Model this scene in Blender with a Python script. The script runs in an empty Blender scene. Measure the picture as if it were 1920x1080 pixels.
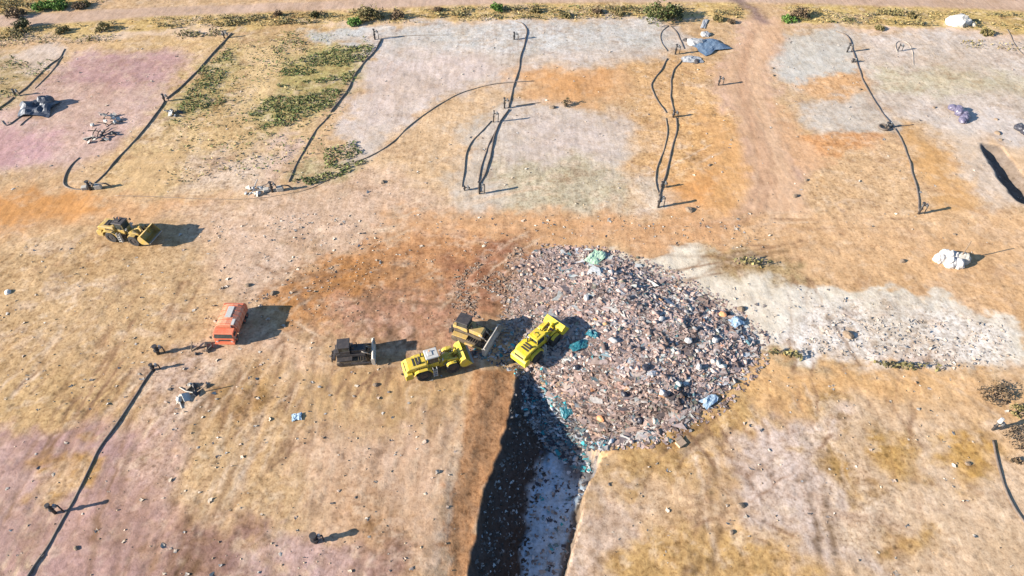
import bpy, bmesh, math, random
import numpy as np
from mathutils import Vector, Matrix

random.seed(7)
RNG = np.random.default_rng(11)
scene = bpy.context.scene
COL = scene.collection

# ------------------------------------------------------------------ camera
CAM_H, F = 62.0, 1280.0
PITCH = math.atan(1340.0 / F)
SP, CP = math.sin(PITCH), math.cos(PITCH)

def G(px, py, z=0.0):
    """ground point seen at a photograph pixel, on the plane at height z"""
    px = np.asarray(px, float); py = np.asarray(py, float)
    a = px - 960.0; b = 540.0 - py
    dx = a; dy = F * CP + b * SP; dz = -F * SP + b * CP
    t = (z - CAM_H) / dz
    return np.stack([dx * t, dy * t], -1)

def GP(pts):
    a = np.array(pts, float)
    return G(a[:, 0], a[:, 1])

# ------------------------------------------------------------------ noise
def _hash(ix, iy, seed):
    h = (ix.astype(np.int64) * 374761393 + iy.astype(np.int64) * 668265263 + seed * 1442695041) & 0x7fffffff
    h = ((h ^ (h >> 13)) * 1274126177) & 0x7fffffff
    return ((h ^ (h >> 16)) & 0xffff) / 65535.0

def vnoise(x, y, seed=0):
    ix = np.floor(x); iy = np.floor(y)
    fx = x - ix; fy = y - iy
    fx = fx * fx * (3 - 2 * fx); fy = fy * fy * (3 - 2 * fy)
    a = _hash(ix, iy, seed); b = _hash(ix + 1, iy, seed)
    c = _hash(ix, iy + 1, seed); d = _hash(ix + 1, iy + 1, seed)
    return (a * (1 - fx) + b * fx) * (1 - fy) + (c * (1 - fx) + d * fx) * fy

def fbm(x, y, seed=0, oct=4, gain=0.5):
    s = 0.0; a = 1.0; n = 0.0
    for k in range(oct):
        s = s + a * (vnoise(x, y, seed + k * 17) - 0.5); n += a
        x = x * 2.03 + 11.3; y = y * 2.03 - 7.7; a *= gain
    return s / n * 2.0

def sstep(a, b, x):
    t = np.clip((x - a) / (b - a), 0, 1)
    return t * t * (3 - 2 * t)

def seg_dist(x, y, P, closed=False):
    """distance to a polyline, and whether inside when closed"""
    n = len(P); d = np.full(x.shape, 1e9)
    ins = np.zeros(x.shape, bool)
    for i in range(n if closed else n - 1):
        ax, ay = P[i]; bx, by = P[(i + 1) % n]
        ex, ey = bx - ax, by - ay
        L = ex * ex + ey * ey + 1e-12
        t = np.clip(((x - ax) * ex + (y - ay) * ey) / L, 0, 1)
        d = np.minimum(d, (x - ax - t * ex) ** 2 + (y - ay - t * ey) ** 2)
        if closed:
            c = ((ay > y) != (by > y)) & (x < (bx - ax) * (y - ay) / (by - ay + 1e-12) + ax)
            ins ^= c
    return np.sqrt(d), ins

def sd_poly(x, y, P, pad=8.0):
    """signed distance, positive inside (computed only near the polygon)"""
    out = np.full(x.shape, -1e3)
    m = (x > P[:, 0].min() - pad) & (x < P[:, 0].max() + pad) & (y > P[:, 1].min() - pad) & (y < P[:, 1].max() + pad)
    if m.any():
        d, ins = seg_dist(x[m], y[m], P, True)
        out[m] = np.where(ins, d, -d)
    return out

def d_line(x, y, P, pad=8.0):
    out = np.full(x.shape, 1e3)
    m = (x > P[:, 0].min() - pad) & (x < P[:, 0].max() + pad) & (y > P[:, 1].min() - pad) & (y < P[:, 1].max() + pad)
    if m.any():
        out[m] = seg_dist(x[m], y[m], P)[0]
    return out

# ------------------------------------------------------------------ colours
K = np.array([1.64, 1.74, 1.84])          # light reaching level ground at this exposure
def lin(c):
    c = np.array(c, float) / 255.0
    return np.where(c <= 0.04045, c / 12.92, ((c + 0.055) / 1.055) ** 2.4)
def alb(c):
    c = np.array(c, float); c = c * .94 + c.mean() * .06
    return lin(c) / K

LINES = []
def streak(c, pts, w, s=0.6): LINES.append((alb(c), GP(pts), w, s))
streak((140, 118, 118), [(1345, -14), (1385, 3), (1412, 18), (1430, 40)], 1.3, .85)
for _o in (-18, -6, 8, 20): streak((196, 156, 126) if _o % 4 else (230, 196, 162), [(1418 + _o * .6, 60), (1402 + _o * .8, 120), (1410 + _o, 200), (1440 + _o, 270), (1452 + _o * 1.3, 340), (1440 + _o * 2.5, 400), (1380 + _o * 4, 428)], .55, .5)
def tracks(c, pts, gap=2.1, w=.34, s=.6):
    p = GP(pts); t = np.gradient(p, axis=0); t /= np.linalg.norm(t, axis=1)[:, None] + 1e-9
    n = np.stack([-t[:, 1], t[:, 0]], 1)
    LINES.append((alb(c), p + n * gap / 2, w, s)); LINES.append((alb(c), p - n * gap / 2, w, s))
TK = (140, 108, 84)
for q in [[(300, 1200), (340, 1060), (375, 985), (420, 880), (470, 770), (500, 720)],
          [(350, 1200), (400, 1060), (450, 960), (500, 850), (560, 730), (600, 690)],
          [(180, 1200), (200, 1050), (205, 940), (215, 880), (260, 790)],
          [(20, 1010), (15, 1040), (30, 1075), (80, 1130)], [(35, 960), (60, 900), (80, 830)],
          [(560, 1200), (600, 1000), (630, 850), (640, 720)], [(690, 1200), (700, 1040), (720, 930), (735, 840), (730, 740)],
          [(240, 1120), (300, 950), (350, 830), (420, 740)],
          [(1300, 1150), (1330, 980), (1350, 900), (1400, 800)], [(1440, 400), (1440, 330), (1425, 250), (1400, 170), (1410, 90)],
          [(1260, 440), (1000, 425), (700, 430), (450, 420), (100, 410), (-100, 420)],
          [(1900, 470), (1600, 450), (1400, 430), (1150, 435)], [(760, 390), (900, 410), (1100, 415), (1400, 410)],
          [(560, 560), (640, 520), (760, 480), (880, 450)], [(620, 600), (720, 560), (800, 500)],
          [(760, 100), (720, 150), (690, 230)], [(1680, 170), (1660, 130), (1700, 90)], [(1700, 170), (1740, 120), (1800, 100)]]:
    tracks(TK if q[0][1] > 500 else (186, 140, 100), q, s=.6 if q[0][1] > 500 else .22)
for q in [[(1560, 1080), (1540, 960), (1530, 850)], [(1320, 1080), (1345, 960), (1360, 880)], [(360, 790), (410, 740), (440, 700)], [(380, 1010), (350, 1080)], [(1190, 880), (1250, 850), (1330, 800)], [(1480, 480), (1420, 485), (1360, 492)]]:
    tracks((120, 92, 60), q, 1.4, .4, .7)

_rt = random.Random(5)
for _k in range(95):
    if _k < 52: _p0 = G(_rt.uniform(0, 900), _rt.uniform(720, 1090)); _h = math.radians(8.6 + _rt.gauss(0, 9))
    elif _k < 66: _p0 = G(_rt.uniform(1150, 1900), _rt.uniform(760, 1080)); _h = math.radians(_rt.gauss(0, 40))
    elif _k < 84: _p0 = G(_rt.uniform(100, 1500), _rt.uniform(390, 560)); _h = math.radians(80 + _rt.gauss(0, 16))
    else: _p0 = G(_rt.uniform(300, 900), _rt.uniform(560, 700)); _h = math.radians(_rt.uniform(0, 180))
    _c = _rt.gauss(0, .018); _pts = [np.array(_p0)]
    for _i in range(int(_rt.uniform(10, 26))):
        _pts.append(_pts[-1] + np.array([math.sin(_h), math.cos(_h)])); _h += _c
    _pts = np.array(_pts); _t = np.gradient(_pts, axis=0); _n = np.stack([-_t[:, 1], _t[:, 0]], 1)
    for _s in (-1, 1):
        LINES.append((alb((150, 116, 88)) if _k % 3 else alb((226, 200, 170)), _pts + _n * _s * _rt.uniform(.9, 1.1), _rt.uniform(.16, .28), _rt.uniform(.5, .95)))
RUTS = [l for l in LINES if l[2] < .5 and l[1][:, 1].min() < 75]

# ------------------------------------------------------------------ terrain shapes
MOUND = GP([(935, 555), (960, 500), (1000, 470), (1060, 458), (1130, 474), (1195, 497), (1262, 528), (1325, 560), (1368, 590),
            (1412, 625), (1424, 660), (1392, 704), (1344, 748), (1292, 788), (1232, 817), (1170, 833), (1128, 822),
            (1075, 775), (1028, 725), (985, 690), (985, 650), (950, 610)])
RIM_L = GP([(966, 690), (962, 740), (952, 790), (938, 835), (915, 885), (902, 945), (890, 1005), (876, 1080), (850, 1230)])
RIM_R = GP([(1030, 1230), (1064, 1080), (1075, 1020), (1086, 960), (1108, 900), (1132, 836)])
PILE_E = GP([(1132, 836), (1080, 780), (1035, 730), (990, 690), (966, 690)])
TRENCH = np.concatenate([RIM_L, RIM_R, PILE_E[1:-1]])
SHADE_CUT = GP([(1838, 268), (1874, 274), (1900, 300), (1920, 328), (1945, 350), (1985, 385), (1960, 404), (1900, 370), (1872, 338), (1852, 302)])
OUTER = GP([(1424, 660), (1392, 704), (1344, 748), (1292, 788), (1232, 817), (1170, 833), (1136, 838)])

def trench_parts(x, y):
    sd = sd_poly(x, y, TRENCH, 10)
    near = sd > -10
    dl = np.full(x.shape, 99.0); dp = np.full(x.shape, 99.0)
    if near.any():
        dl[near] = seg_dist(x[near], y[near], RIM_L)[0]
        dp[near] = seg_dist(x[near], y[near], PILE_E)[0]
    return sd, dl, dp

def H(x, y, ruts=False):
    x = np.asarray(x, float); y = np.asarray(y, float)
    sh = x.shape; x = np.atleast_1d(x).ravel(); y = np.atleast_1d(y).ravel()
    z = 0.22 * fbm(x / 16, y / 16, 1, 3) + 0.045 * fbm(x / 2.2, y / 2.2, 5, 3) + 0.03 * fbm(x / 0.7, y / 0.7, 9, 2)
    fade = sstep(400, 180, np.hypot(x, y))
    z = z * fade
    for _, line, wd, st in (RUTS if ruts else []):
        z = z - 0.014 * np.exp(-(d_line(x, y, line, 1.0) / .35) ** 2)
    # waste mound
    wx = x + 1.3 * fbm(x / 3, y / 3, 21, 3); wy = y + 1.3 * fbm(x / 3, y / 3, 25, 3)
    sm = sd_poly(wx, wy, MOUND)
    gx = 0.30 + 0.70 * sstep(1.0, 14.0, x)
    h = np.where(sm > 0, 1.25 * sstep(-.8, 9.0, sm) * gx, 0)
    h = np.where(sm > 0, h + sstep(0, 1.5, sm) * (0.20 * fbm(x / 2.4, y / 2.4, 31, 3) + 0.05 * fbm(x / 0.7, y / 0.7, 37, 2)) * (0.5 + 0.5 * gx), h)
    z = z + h
    # trench
    nx = x + 0.5 * fbm(x / 2.0, y / 2.0, 41, 3); ny = y + 0.5 * fbm(x / 2.0, y / 2.0, 45, 3)
    sd, dl, dp = trench_parts(nx, ny)
    dep = np.minimum(np.minimum(4.4, 1.05 * dl), 0.35 + 0.42 * dl + 0.7 * dp)
    dr = d_line(nx, ny, RIM_R, 6)
    dep = dep * np.where(sd > 0, np.minimum(sstep(0.0, 0.4, dl), sstep(0.0, 0.16, dr)), 0)
    back = np.maximum(0, 0.35 * sstep(0, 1.2, dl) + 0.42 * dl - 0.75 * dp) * sstep(0.3, 3.0, d_line(x, y, OUTER, 6))     # slope of the heap above the trench
    dep = np.where((sd <= 0) & ((sm > 0) | (dp < 1.3)) & (dp < 9), back, dep)
    dep = dep + 0.55 * sstep(4.4, 0.2, dl)          # the lip sags towards the trench
    dep = dep - np.where(sd > 0.4, 0.18 * fbm(x / 1.1, y / 1.1, 51, 3), 0)
    z = z - dep
    # cut on the far right, shaped to stand in for a cast shadow
    sdd = sd_poly(nx, ny, SHADE_CUT, 4)
    z = z - np.where(sdd > -0.2, 1.35 * sstep(-0.2, 1.7, sdd), 0)
    return z.reshape(sh)

def P(px, py):
    """terrain point seen at a photograph pixel"""
    z = 0.0
    for _ in range(10):
        g = G(px, py, z); z = 0.5 * z + 0.5 * float(H(g[0], g[1]))
    return Vector((g[0], g[1], float(H(g[0], g[1]))))

# zones: (polygon in photograph pixels, colour seen in sun, feather m, grain 0..1)
Z = []
def zone(c, pts, f=1.6, g=None): Z.append((alb(c), GP(pts), f, g))
BASE = (211, 178, 136)
# --- far strip
zone((214, 186, 122), [(-400, 60), (0, 45), (300, 30), (640, 18), (1000, 8), (1400, 8), (1400, 40), (1000, 42), (640, 48), (300, 58), (0, 75), (-400, 95)], 1.2, 1)
zone((214, 188, 120), [(1470, 8), (1700, 14), (2000, 22), (2400, 40), (2400, 80), (1950, 62), (1700, 52), (1480, 44)], 1.2, 1)
zone((200, 170, 100), [(-400, 0), (0, -10), (180, -10), (150, 10), (0, 28), (-300, 45)], 1.2, 1)
zone((224, 198, 168), [(-300, 92), (0, 70), (200, 60), (420, 50), (430, 58), (220, 68), (0, 82), (-300, 105)], .8, .3)
zone((226, 198, 166), [(560, 46), (760, 38), (1200, 36), (1330, 38), (1200, 43), (760, 46)], .8, .3)
zone((226, 198, 172), [(1480, 48), (1700, 56), (2000, 74), (2000, 84), (1700, 64)], .8, .3)
# --- left upper mauve field
zone((206, 176, 164), [(-200, 330), (-200, 230), (60, 170), (110, 120), (170, 95), (330, 85), (400, 95), (340, 170), (290, 215), (215, 280), (120, 320)], 2.5, .55)
zone((192, 156, 154), [(110, 150), (160, 108), (320, 98), (350, 112), (300, 150), (200, 165)], 2.2, .5)
zone((205, 165, 165), [(-100, 285), (0, 250), (110, 250), (70, 300), (-100, 330)], 2.0, .4)
zone((212, 180, 130), [(200, 80), (330, 68), (420, 72), (400, 95), (330, 90), (200, 98)], 1.5, .8)
zone((190, 168, 120), [(-100, 150), (0, 105), (50, 110), (60, 150), (20, 190), (-100, 230)], 2, 1)
zone((222, 205, 190), [(20, 110), (60, 92), (110, 88), (90, 120), (50, 140)], 1.5, .4)
# --- strip between left pipes
zone((211, 182, 132), [(400, 75), (560, 58), (700, 60), (670, 120), (630, 190), (590, 250), (540, 330), (430, 350), (180, 352), (300, 210), (330, 170)], 2, 1)
zone((224, 196, 146), [(470, 85), (530, 80), (520, 180), (450, 230), (420, 200), (460, 150)], 2.5, .6)
zone((190, 172, 116), [(345, 175), (375, 130), (440, 85), (440, 130), (400, 170), (430, 190), (350, 220), (310, 235)], 1.5, 1)
zone((184, 172, 112), [(530, 110), (640, 85), (705, 85), (660, 150), (620, 200), (560, 220), (510, 250), (460, 215), (510, 175), (530, 140)], 1.8, 1)
zone((216, 188, 168), [(520, 262), (565, 262), (545, 310), (500, 345), (490, 300)], 2, .5)
zone((222, 188, 138), [(240, 300), (330, 280), (320, 340), (230, 355)], 2, .4)
zone((218, 196, 172), [(360, 300), (500, 290), (490, 350), (340, 355)], 2.5, .9)
zone((190, 176, 134), [(545, 335), (575, 312), (660, 300), (690, 300), (640, 325), (570, 352)], 1.2, 1)
# --- pale slab
zone((212, 202, 192), [(570, 68), (700, 52), (980, 42), (1235, 40), (1290, 70), (1260, 105), (1160, 118), (1010, 118), (965, 165), (850, 185), (770, 232), (705, 292), (650, 300), (660, 240), (690, 160), (715, 85), (640, 82)], 1.6, .5)
zone((208, 208, 204), [(720, 52), (980, 44), (1235, 42), (1240, 80), (1000, 95), (740, 72)], 2.2, .7)
zone((216, 200, 190), [(700, 110), (900, 100), (930, 140), (800, 190), (680, 260), (670, 200)], 3, .4)
zone((204, 206, 202), [(575, 60), (690, 52), (690, 78), (580, 78)], 1.2, .4)
zone((226, 180, 132), [(970, 134), (1010, 126), (1180, 130), (1200, 160), (1120, 190), (1060, 205), (980, 195)], 2.8, .5)
zone((222, 168, 112), [(1010, 140), (1130, 136), (1140, 168), (1090, 190), (1030, 185)], 2.5, .4)
zone((222, 190, 150), [(700, 300), (770, 235), (850, 188), (945, 165), (950, 200), (900, 220), (865, 280), (855, 375), (760, 370), (690, 335)], 2.2, .7)
zone((210, 200, 186), [(860, 330), (875, 250), (940, 200), (1100, 205), (1185, 235), (1190, 300), (1175, 390), (1000, 396), (860, 388)], 2.5, .45)
zone((214, 200, 190), [(980, 220), (1180, 225), (1160, 300), (960, 310)], 4, .4)
zone((196, 186, 158), [(940, 320), (1080, 300), (1180, 340), (1170, 392), (950, 394)], 2.5, .9)
# --- between slab and access track
zone((221, 180, 128), [(1190, 130), (1250, 108), (1345, 120), (1375, 200), (1395, 300), (1400, 385), (1290, 398), (1190, 394), (1195, 250)], 2.2, .95)
zone((224, 166, 104), [(1290, 330), (1370, 310), (1400, 370), (1340, 400), (1270, 400), (1260, 370)], 2.5, .4)
zone((216, 202, 182), [(1195, 340), (1240, 330), (1245, 385), (1200, 385)], 1.5, .8)
zone((224, 178, 120), [(1275, 200), (1350, 190), (1370, 280), (1290, 300)], 2.5, 1)
# --- pale fields right
zone((207, 205, 197), [(1440, 120), (1480, 60), (1590, 56), (1605, 120), (1560, 150), (1480, 170)], 1.6, .35)
zone((224, 178, 128), [(1480, 170), (1540, 145), (1610, 130), (1625, 165), (1560, 190)], 1.3, .7)
zone((206, 198, 186), [(1500, 215), (1530, 188), (1620, 176), (1680, 225), (1680, 245), (1540, 246)], 1.4, .5)
zone((213, 202, 190), [(1600, 66), (1760, 64), (2000, 88), (2100, 280), (1920, 285), (1840, 262), (1740, 240), (1680, 225), (1630, 150)], 2, .55)
zone((216, 206, 196), [(1700, 210), (1900, 220), (1960, 280), (1760, 245)], 2, .4)
zone((206, 198, 170), [(1650, 130), (1920, 140), (1920, 165), (1660, 165)], 2.5, .7)
zone((222, 186, 142), [(1480, 262), (1730, 254), (1840, 284), (1880, 340), (1900, 420), (1500, 405)], 2, .8)
zone((216, 170, 112), [(1715, 245), (1780, 300), (1830, 400), (1750, 402), (1735, 330)], 1.8, .4)
zone((222, 204, 184), [(1790, 262), (1842, 262), (1900, 380), (1850, 400)], 1.5, .4)
zone((224, 194, 158), [(1868, 272), (1960, 290), (1960, 370), (1920, 345)], 1, .3)
zone((220, 162, 108), [(1470, 270), (1540, 255), (1640, 250), (1620, 275), (1500, 290)], 1.6, .7)
# --- access track down from road
zone((217, 182, 158), [(1395, 40), (1460, 40), (1470, 70), (1432, 130), (1445, 200), (1480, 280), (1490, 400), (1400, 400), (1405, 290), (1375, 200), (1350, 150), (1380, 100)], 2, .25)
zone((208, 172, 148), [(1385, 170), (1420, 160), (1450, 260), (1465, 340), (1420, 330), (1410, 260)], 1.8, .2)
zone((228, 178, 120), [(1320, 220), (1385, 250), (1398, 300), (1402, 388), (1340, 396), (1330, 300)], 1.6, .4)
zone((224, 180, 138), [(1440, 190), (1490, 230), (1540, 290), (1490, 300), (1470, 270)], 1.4, .4)
# --- haul road band
zone((222, 176, 128), [(-200, 470), (-200, 365), (160, 362), (420, 380), (300, 405), (120, 420), (0, 450)], 2.2, .6)
zone((220, 160, 96), [(0, 378), (160, 372), (200, 385), (140, 402), (40, 420), (-60, 420)], 1.4, .3)
zone((217, 188, 162), [(330, 400), (520, 372), (690, 325), (770, 360), (860, 395), (700, 450), (560, 490), (500, 560), (440, 590), (400, 500)], 3, .75)
zone((221, 174, 128), [(740, 405), (1000, 402), (1300, 402), (1460, 400), (1500, 480), (1300, 470), (1160, 465), (960, 445), (760, 450)], 2, .5)
zone((224, 184, 138), [(1400, 400), (1740, 410), (2100, 420), (2100, 620), (1900, 595), (1700, 560), (1500, 520), (1350, 480)], 2.2, .6)
zone((216, 182, 152), [(420, 620), (560, 600), (640, 690), (540, 700), (400, 660)], 3, .7)
# --- worked ground round the machines
zone((200, 148, 102), [(520, 545), (570, 505), (700, 455), (840, 440), (980, 462), (960, 560), (880, 610), (700, 605), (580, 600)], 2.5, .9)
zone((192, 138, 84), [(540, 560), (600, 500), (720, 478), (720, 520), (620, 590), (560, 590)], 2.5, .8)
zone((168, 118, 90), [(840, 500), (930, 465), (1010, 470), (980, 560), (900, 590), (850, 570)], 2.8, 1)
zone((196, 150, 124), [(640, 570), (850, 560), (900, 620), (880, 660), (740, 640), (640, 620)], 2.5, .8)
# --- pale waste band right
zone((232, 225, 208), [(1150, 480), (1300, 476), (1400, 510), (1600, 552), (1800, 572), (1908, 592), (1925, 640), (1900, 705), (1750, 690), (1600, 680), (1450, 664), (1380, 640), (1280, 560)], .45, .3)
zone((228, 222, 212), [(1540, 590), (1700, 580), (1890, 602), (1900, 700), (1720, 688), (1500, 662), (1460, 640)], 2.2, 1)
zone((176, 154, 116), [(1440, 658), (1600, 680), (1760, 690), (1880, 706), (1880, 716), (1750, 700), (1590, 692), (1430, 672)], .5, 1)
zone((176, 152, 108), [(1350, 488), (1400, 480), (1500, 498), (1530, 518), (1450, 520), (1380, 508)], 1.2, 1)
# --- lower right
zone((223, 184, 136), [(1420, 676), (1560, 684), (1750, 694), (1860, 708), (1920, 735), (2200, 760), (2200, 1000), (1920, 960), (1800, 830), (1560, 800), (1420, 770)], 2, .5)
zone((222, 178, 122), [(1380, 700), (1600, 690), (1850, 710), (1840, 740), (1600, 740), (1400, 750)], 2, .6)
zone((221, 194, 162), [(1540, 780), (1900, 800), (2200, 1000), (2200, 1300), (1600, 1300), (1600, 1000)], 3, .7)
zone((205, 168, 110), [(1132, 848), (1240, 815), (1390, 735), (1430, 800), (1420, 880), (1300, 905), (1160, 940)], 1.6, .9)
zone((207, 170, 112), [(1090, 1000), (1180, 960), (1420, 940), (1480, 960), (1530, 1080), (1560, 1300), (1050, 1300)], 2, .9)
zone((217, 186, 150), [(1170, 920), (1400, 890), (1460, 940), (1300, 970), (1180, 970)], 2, .9)
zone((216, 198, 186), [(1420, 790), (1500, 782), (1570, 800), (1600, 880), (1590, 950), (1640, 1010), (1660, 1080), (1540, 1080), (1500, 1000), (1440, 950), (1400, 900)], 1.5, .8)
zone((213, 189, 160), [(1530, 820), (1600, 830), (1640, 950), (1650, 1040), (1590, 1040), (1560, 940)], 2.0, 1)
zone((186, 150, 92), [(1540, 855), (1590, 830), (1600, 890), (1560, 905)], 1.2, 1)
zone((196, 158, 96), [(1665, 830), (1720, 825), (1715, 885), (1680, 895)], 1.4, .9)
zone((202, 160, 92), [(1800, 830), (1850, 800), (1850, 880), (1810, 900)], 1.3, .8)
zone((188, 152, 98), [(1690, 1000), (1740, 990), (1730, 1030), (1670, 1040)], 1.4, 1)
zone((180, 146, 92), [(1520, 750), (1560, 745), (1575, 770), (1530, 775)], 1.2, 1)
zone((214, 190, 170), [(1095, 925), (1180, 915), (1170, 990), (1110, 1080), (1100, 1200), (1040, 1200), (1068, 1080), (1080, 1020)], 1.0, .8)
# --- left middle and lower
zone((206, 174, 130), [(-200, 480), (330, 450), (400, 560), (330, 640), (0, 720), (-200, 730)], 3, .9)
zone((198, 166, 122), [(-100, 600), (60, 590), (120, 700), (0, 740), (-100, 740)], 3, 1)
zone((204, 171, 122), [(-200, 715), (100, 690), (270, 700), (230, 780), (60, 800), (-200, 830)], 2.5, .9)
zone((206, 180, 160), [(300, 680), (400, 640), (420, 720), (360, 800), (330, 860), (260, 800)], 2, 1)
zone((199, 168, 154), [(240, 800), (340, 830), (345, 930), (310, 1000), (220, 1020), (180, 900)], 2.2, .9)
zone((186, 152, 146), [(-300, 835), (0, 822), (60, 806), (205, 788), (215, 850), (180, 920), (290, 960), (330, 1080), (330, 1300), (-400, 1300)], 1.8, .5)
zone((196, 163, 152), [(-100, 900), (80, 890), (90, 960), (30, 1010), (-100, 1010)], 2.0, .5)
zone((194, 152, 92), [(88, 860), (150, 845), (155, 870), (135, 935), (85, 945)], .8, .8)
zone((206, 173, 128), [(370, 740), (470, 700), (560, 760), (580, 900), (520, 1000), (400, 1000), (340, 960), (360, 840)], 2.5, .9)
zone((176, 140, 90), [(415, 740), (480, 728), (470, 770), (430, 790)], 1.5, 1)
zone((207, 172, 124), [(560, 690), (760, 710), (900, 700), (880, 800), (760, 850), (580, 850)], 2.5, .5)
zone((213, 180, 150), [(590, 820), (860, 800), (850, 940), (820, 1080), (600, 1080), (580, 900)], 3, .6)
zone((196, 158, 120), [(640, 930), (740, 920), (760, 1080), (620, 1080)], 2.5, .9)
zone((156, 122, 110), [(330, 1000), (470, 1000), (500, 1080), (520, 1200), (280, 1200)], 2.2, .8)
zone((160, 126, 112), [(640, 1030), (740, 1030), (730, 1200), (620, 1200)], 1.6, .8)
zone((196, 166, 158), [(500, 1010), (640, 1020), (620, 1200), (500, 1200)], 2, .7)
# --- brown strip on the trench bank
zone((190, 132, 84), [(894, 700), (968, 690), (958, 780), (925, 880), (900, 960), (882, 1080), (840, 1080), (852, 960), (872, 850), (888, 760)], .5, .8)

ROAD_PX = [(-900, 78), (-400, 66), (0, 28), (130, 22), (300, 13), (640, 1), (760, -8), (1100, -30), (1500, -22), (2000, -10), (2800, 20),
           (2800, 60), (2000, 24), (1700, 12), (1480, 7), (1300, 3), (1000, 5), (640, 18), (300, 31), (110, 45), (0, 52), (-400, 82), (-900, 110)]
ROAD = GP(ROAD_PX)
TRACK = GP([(1400, 36), (1462, 36), (1466, 70), (1434, 128), (1442, 200), (1472, 270), (1492, 330), (1520, 400), (1380, 400), (1410, 340), (1408, 285), (1380, 205), (1352, 150), (1372, 104), (1398, 72)])

def ground_colour(x, y):
    n = len(x)
    c = np.tile(alb(BASE), (n, 1)); g = np.full(n, .7)
    w1 = fbm(x / 6, y / 6, 61, 4); w2 = fbm(x / 1.4, y / 1.4, 67, 3); w3 = fbm(x / 6, y / 6, 71, 4)
    w4 = fbm(x / 2.8, y / 2.8, 63, 3); w5 = fbm(x / 2.8, y / 2.8, 65, 3)
    xx = x + 2.6 * w1 + 1.6 * w4 + .8 * w2; yy = y + 2.6 * w3 + 1.6 * w5 - .8 * w2
    mott = fbm(x / 4.5 + 3 * w1, y / 4.5, 69, 5, .62)
    rnd = vnoise(x / .55, y / .55, 77)
    for col, poly, f, gr in Z:
        sd = sd_poly(xx, yy, poly, f + 5)
        w = sstep(-f * 1.15, f * 1.15, sd + 0.5 * f * (rnd - .5) + .5 * f * w2 + 1.5 * mott + .6) * (.86 + .14 * sstep(-.4, .2, mott))
        c += (col - c) * w[:, None]
        if gr is not None: g += (gr - g) * w
    # road
    sd = sd_poly(x + .5 * w2, y + .5 * w1, ROAD, 6)
    w = sstep(-.9, .9, sd); c += (alb((206, 178, 156)) - c) * w[:, None]; g += (.2 - g) * w
    sd = sd_poly(x + .8 * w2 + .6 * w4, y + .5 * w1, TRACK, 7)
    w = sstep(-1.2, 1.2, sd); c += (alb((220, 182, 147)) - c) * w[:, None]; g += (.3 - g) * w
    # shared broad tonal drift of the soil
    hue = fbm(x / 9, y / 9, 81, 4)
    c *= 1 + hue[:, None] * np.array([.10, .13, .19])
    pa = fbm(x / 7 + w4, y / 5 + w5, 83, 5, .6); pb = fbm(x / 6 - w4, y / 4.2 + w5, 85, 5, .6)
    fg = g ** 1.5
    c += (alb((190, 150, 98)) - c) * (.28 * sstep(.12, .5, pa) * fg)[:, None]
    c += (alb((228, 206, 186)) - c) * (.45 * sstep(.12, .5, pb) * fg)[:, None]
    m1 = fbm(x / 1.9, y / 1.5, 111, 4, .65); m2 = fbm(x / 1.5, y / 1.3, 113, 4, .65); fine_g = g * sstep(-.5, .3, pa + pb + .2)
    c += (alb((158, 122, 78)) - c) * (.55 * sstep(.12, .55, m1) * fine_g)[:, None]
    c += (alb((234, 212, 184)) - c) * (.5 * sstep(.12, .55, m2) * g)[:, None]
    c += (alb((160, 122, 92)) - c) * (.45 * sstep(.25, .6, fbm(x / 3.2, y / 2.4, 89, 4, .6)) * g)[:, None]
    brk = .22 + .78 * sstep(-.25, .45, fbm(x / 3, y / 3, 87, 3) + .2 * w2)
    lx = x + .5 * w2; ly = y + .4 * w1
    for col, line, wd, s in LINES:
        pad = 1.0 if wd < .5 else 4.0
        m = np.flatnonzero((lx > line[:, 0].min() - pad) & (lx < line[:, 0].max() + pad) & (ly > line[:, 1].min() - pad) & (ly < line[:, 1].max() + pad))
        if not len(m): continue
        w = s * (brk[m] if wd < .5 else .9) * np.exp(-(seg_dist(lx[m], ly[m], line)[0] / wd) ** 2)
        c[m] += (col - c[m]) * w[:, None]
    strip = GP([(884, 692), (968, 688), (960, 740), (950, 790), (936, 835), (913, 885), (900, 945), (888, 1005), (874, 1080), (850, 1230), (800, 1230), (838, 1080), (848, 990), (858, 900), (868, 830), (876, 760)])
    sd = sd_poly(x + .55 * w2 + .3 * w4, y + .5 * w4, strip, 4)
    w = sstep(-.35, .35, sd) * (.82 + .18 * sstep(-.3, .3, m1)); c += (alb((200, 150, 104)) - c) * w[:, None]; g += (1 - g) * w
    # ground under the waste
    wx = x + 1.3 * fbm(x / 3, y / 3, 21, 3); wy = y + 1.3 * fbm(x / 3, y / 3, 25, 3)
    sm = sd_poly(wx, wy, MOUND)
    w = sstep(-.4, 2.2, sm + 1.5 * mott) * (.45 + .55 * sstep(-4, 6, x)); c += (np.array([.22, .165, .14]) - c) * w[:, None]; g += (1 - g) * w
    # trench: dark soil bank, pale blue-grey floor
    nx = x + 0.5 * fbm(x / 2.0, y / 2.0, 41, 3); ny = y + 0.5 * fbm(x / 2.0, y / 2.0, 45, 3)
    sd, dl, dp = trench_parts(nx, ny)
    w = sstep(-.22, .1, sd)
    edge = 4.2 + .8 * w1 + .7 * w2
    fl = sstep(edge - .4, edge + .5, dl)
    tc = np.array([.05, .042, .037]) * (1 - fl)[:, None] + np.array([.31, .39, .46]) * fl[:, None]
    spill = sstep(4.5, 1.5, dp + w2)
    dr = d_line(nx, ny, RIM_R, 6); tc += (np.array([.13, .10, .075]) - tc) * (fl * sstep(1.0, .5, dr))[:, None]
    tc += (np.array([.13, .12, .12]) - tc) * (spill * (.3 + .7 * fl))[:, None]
    c += (tc - c) * w[:, None]
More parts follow.
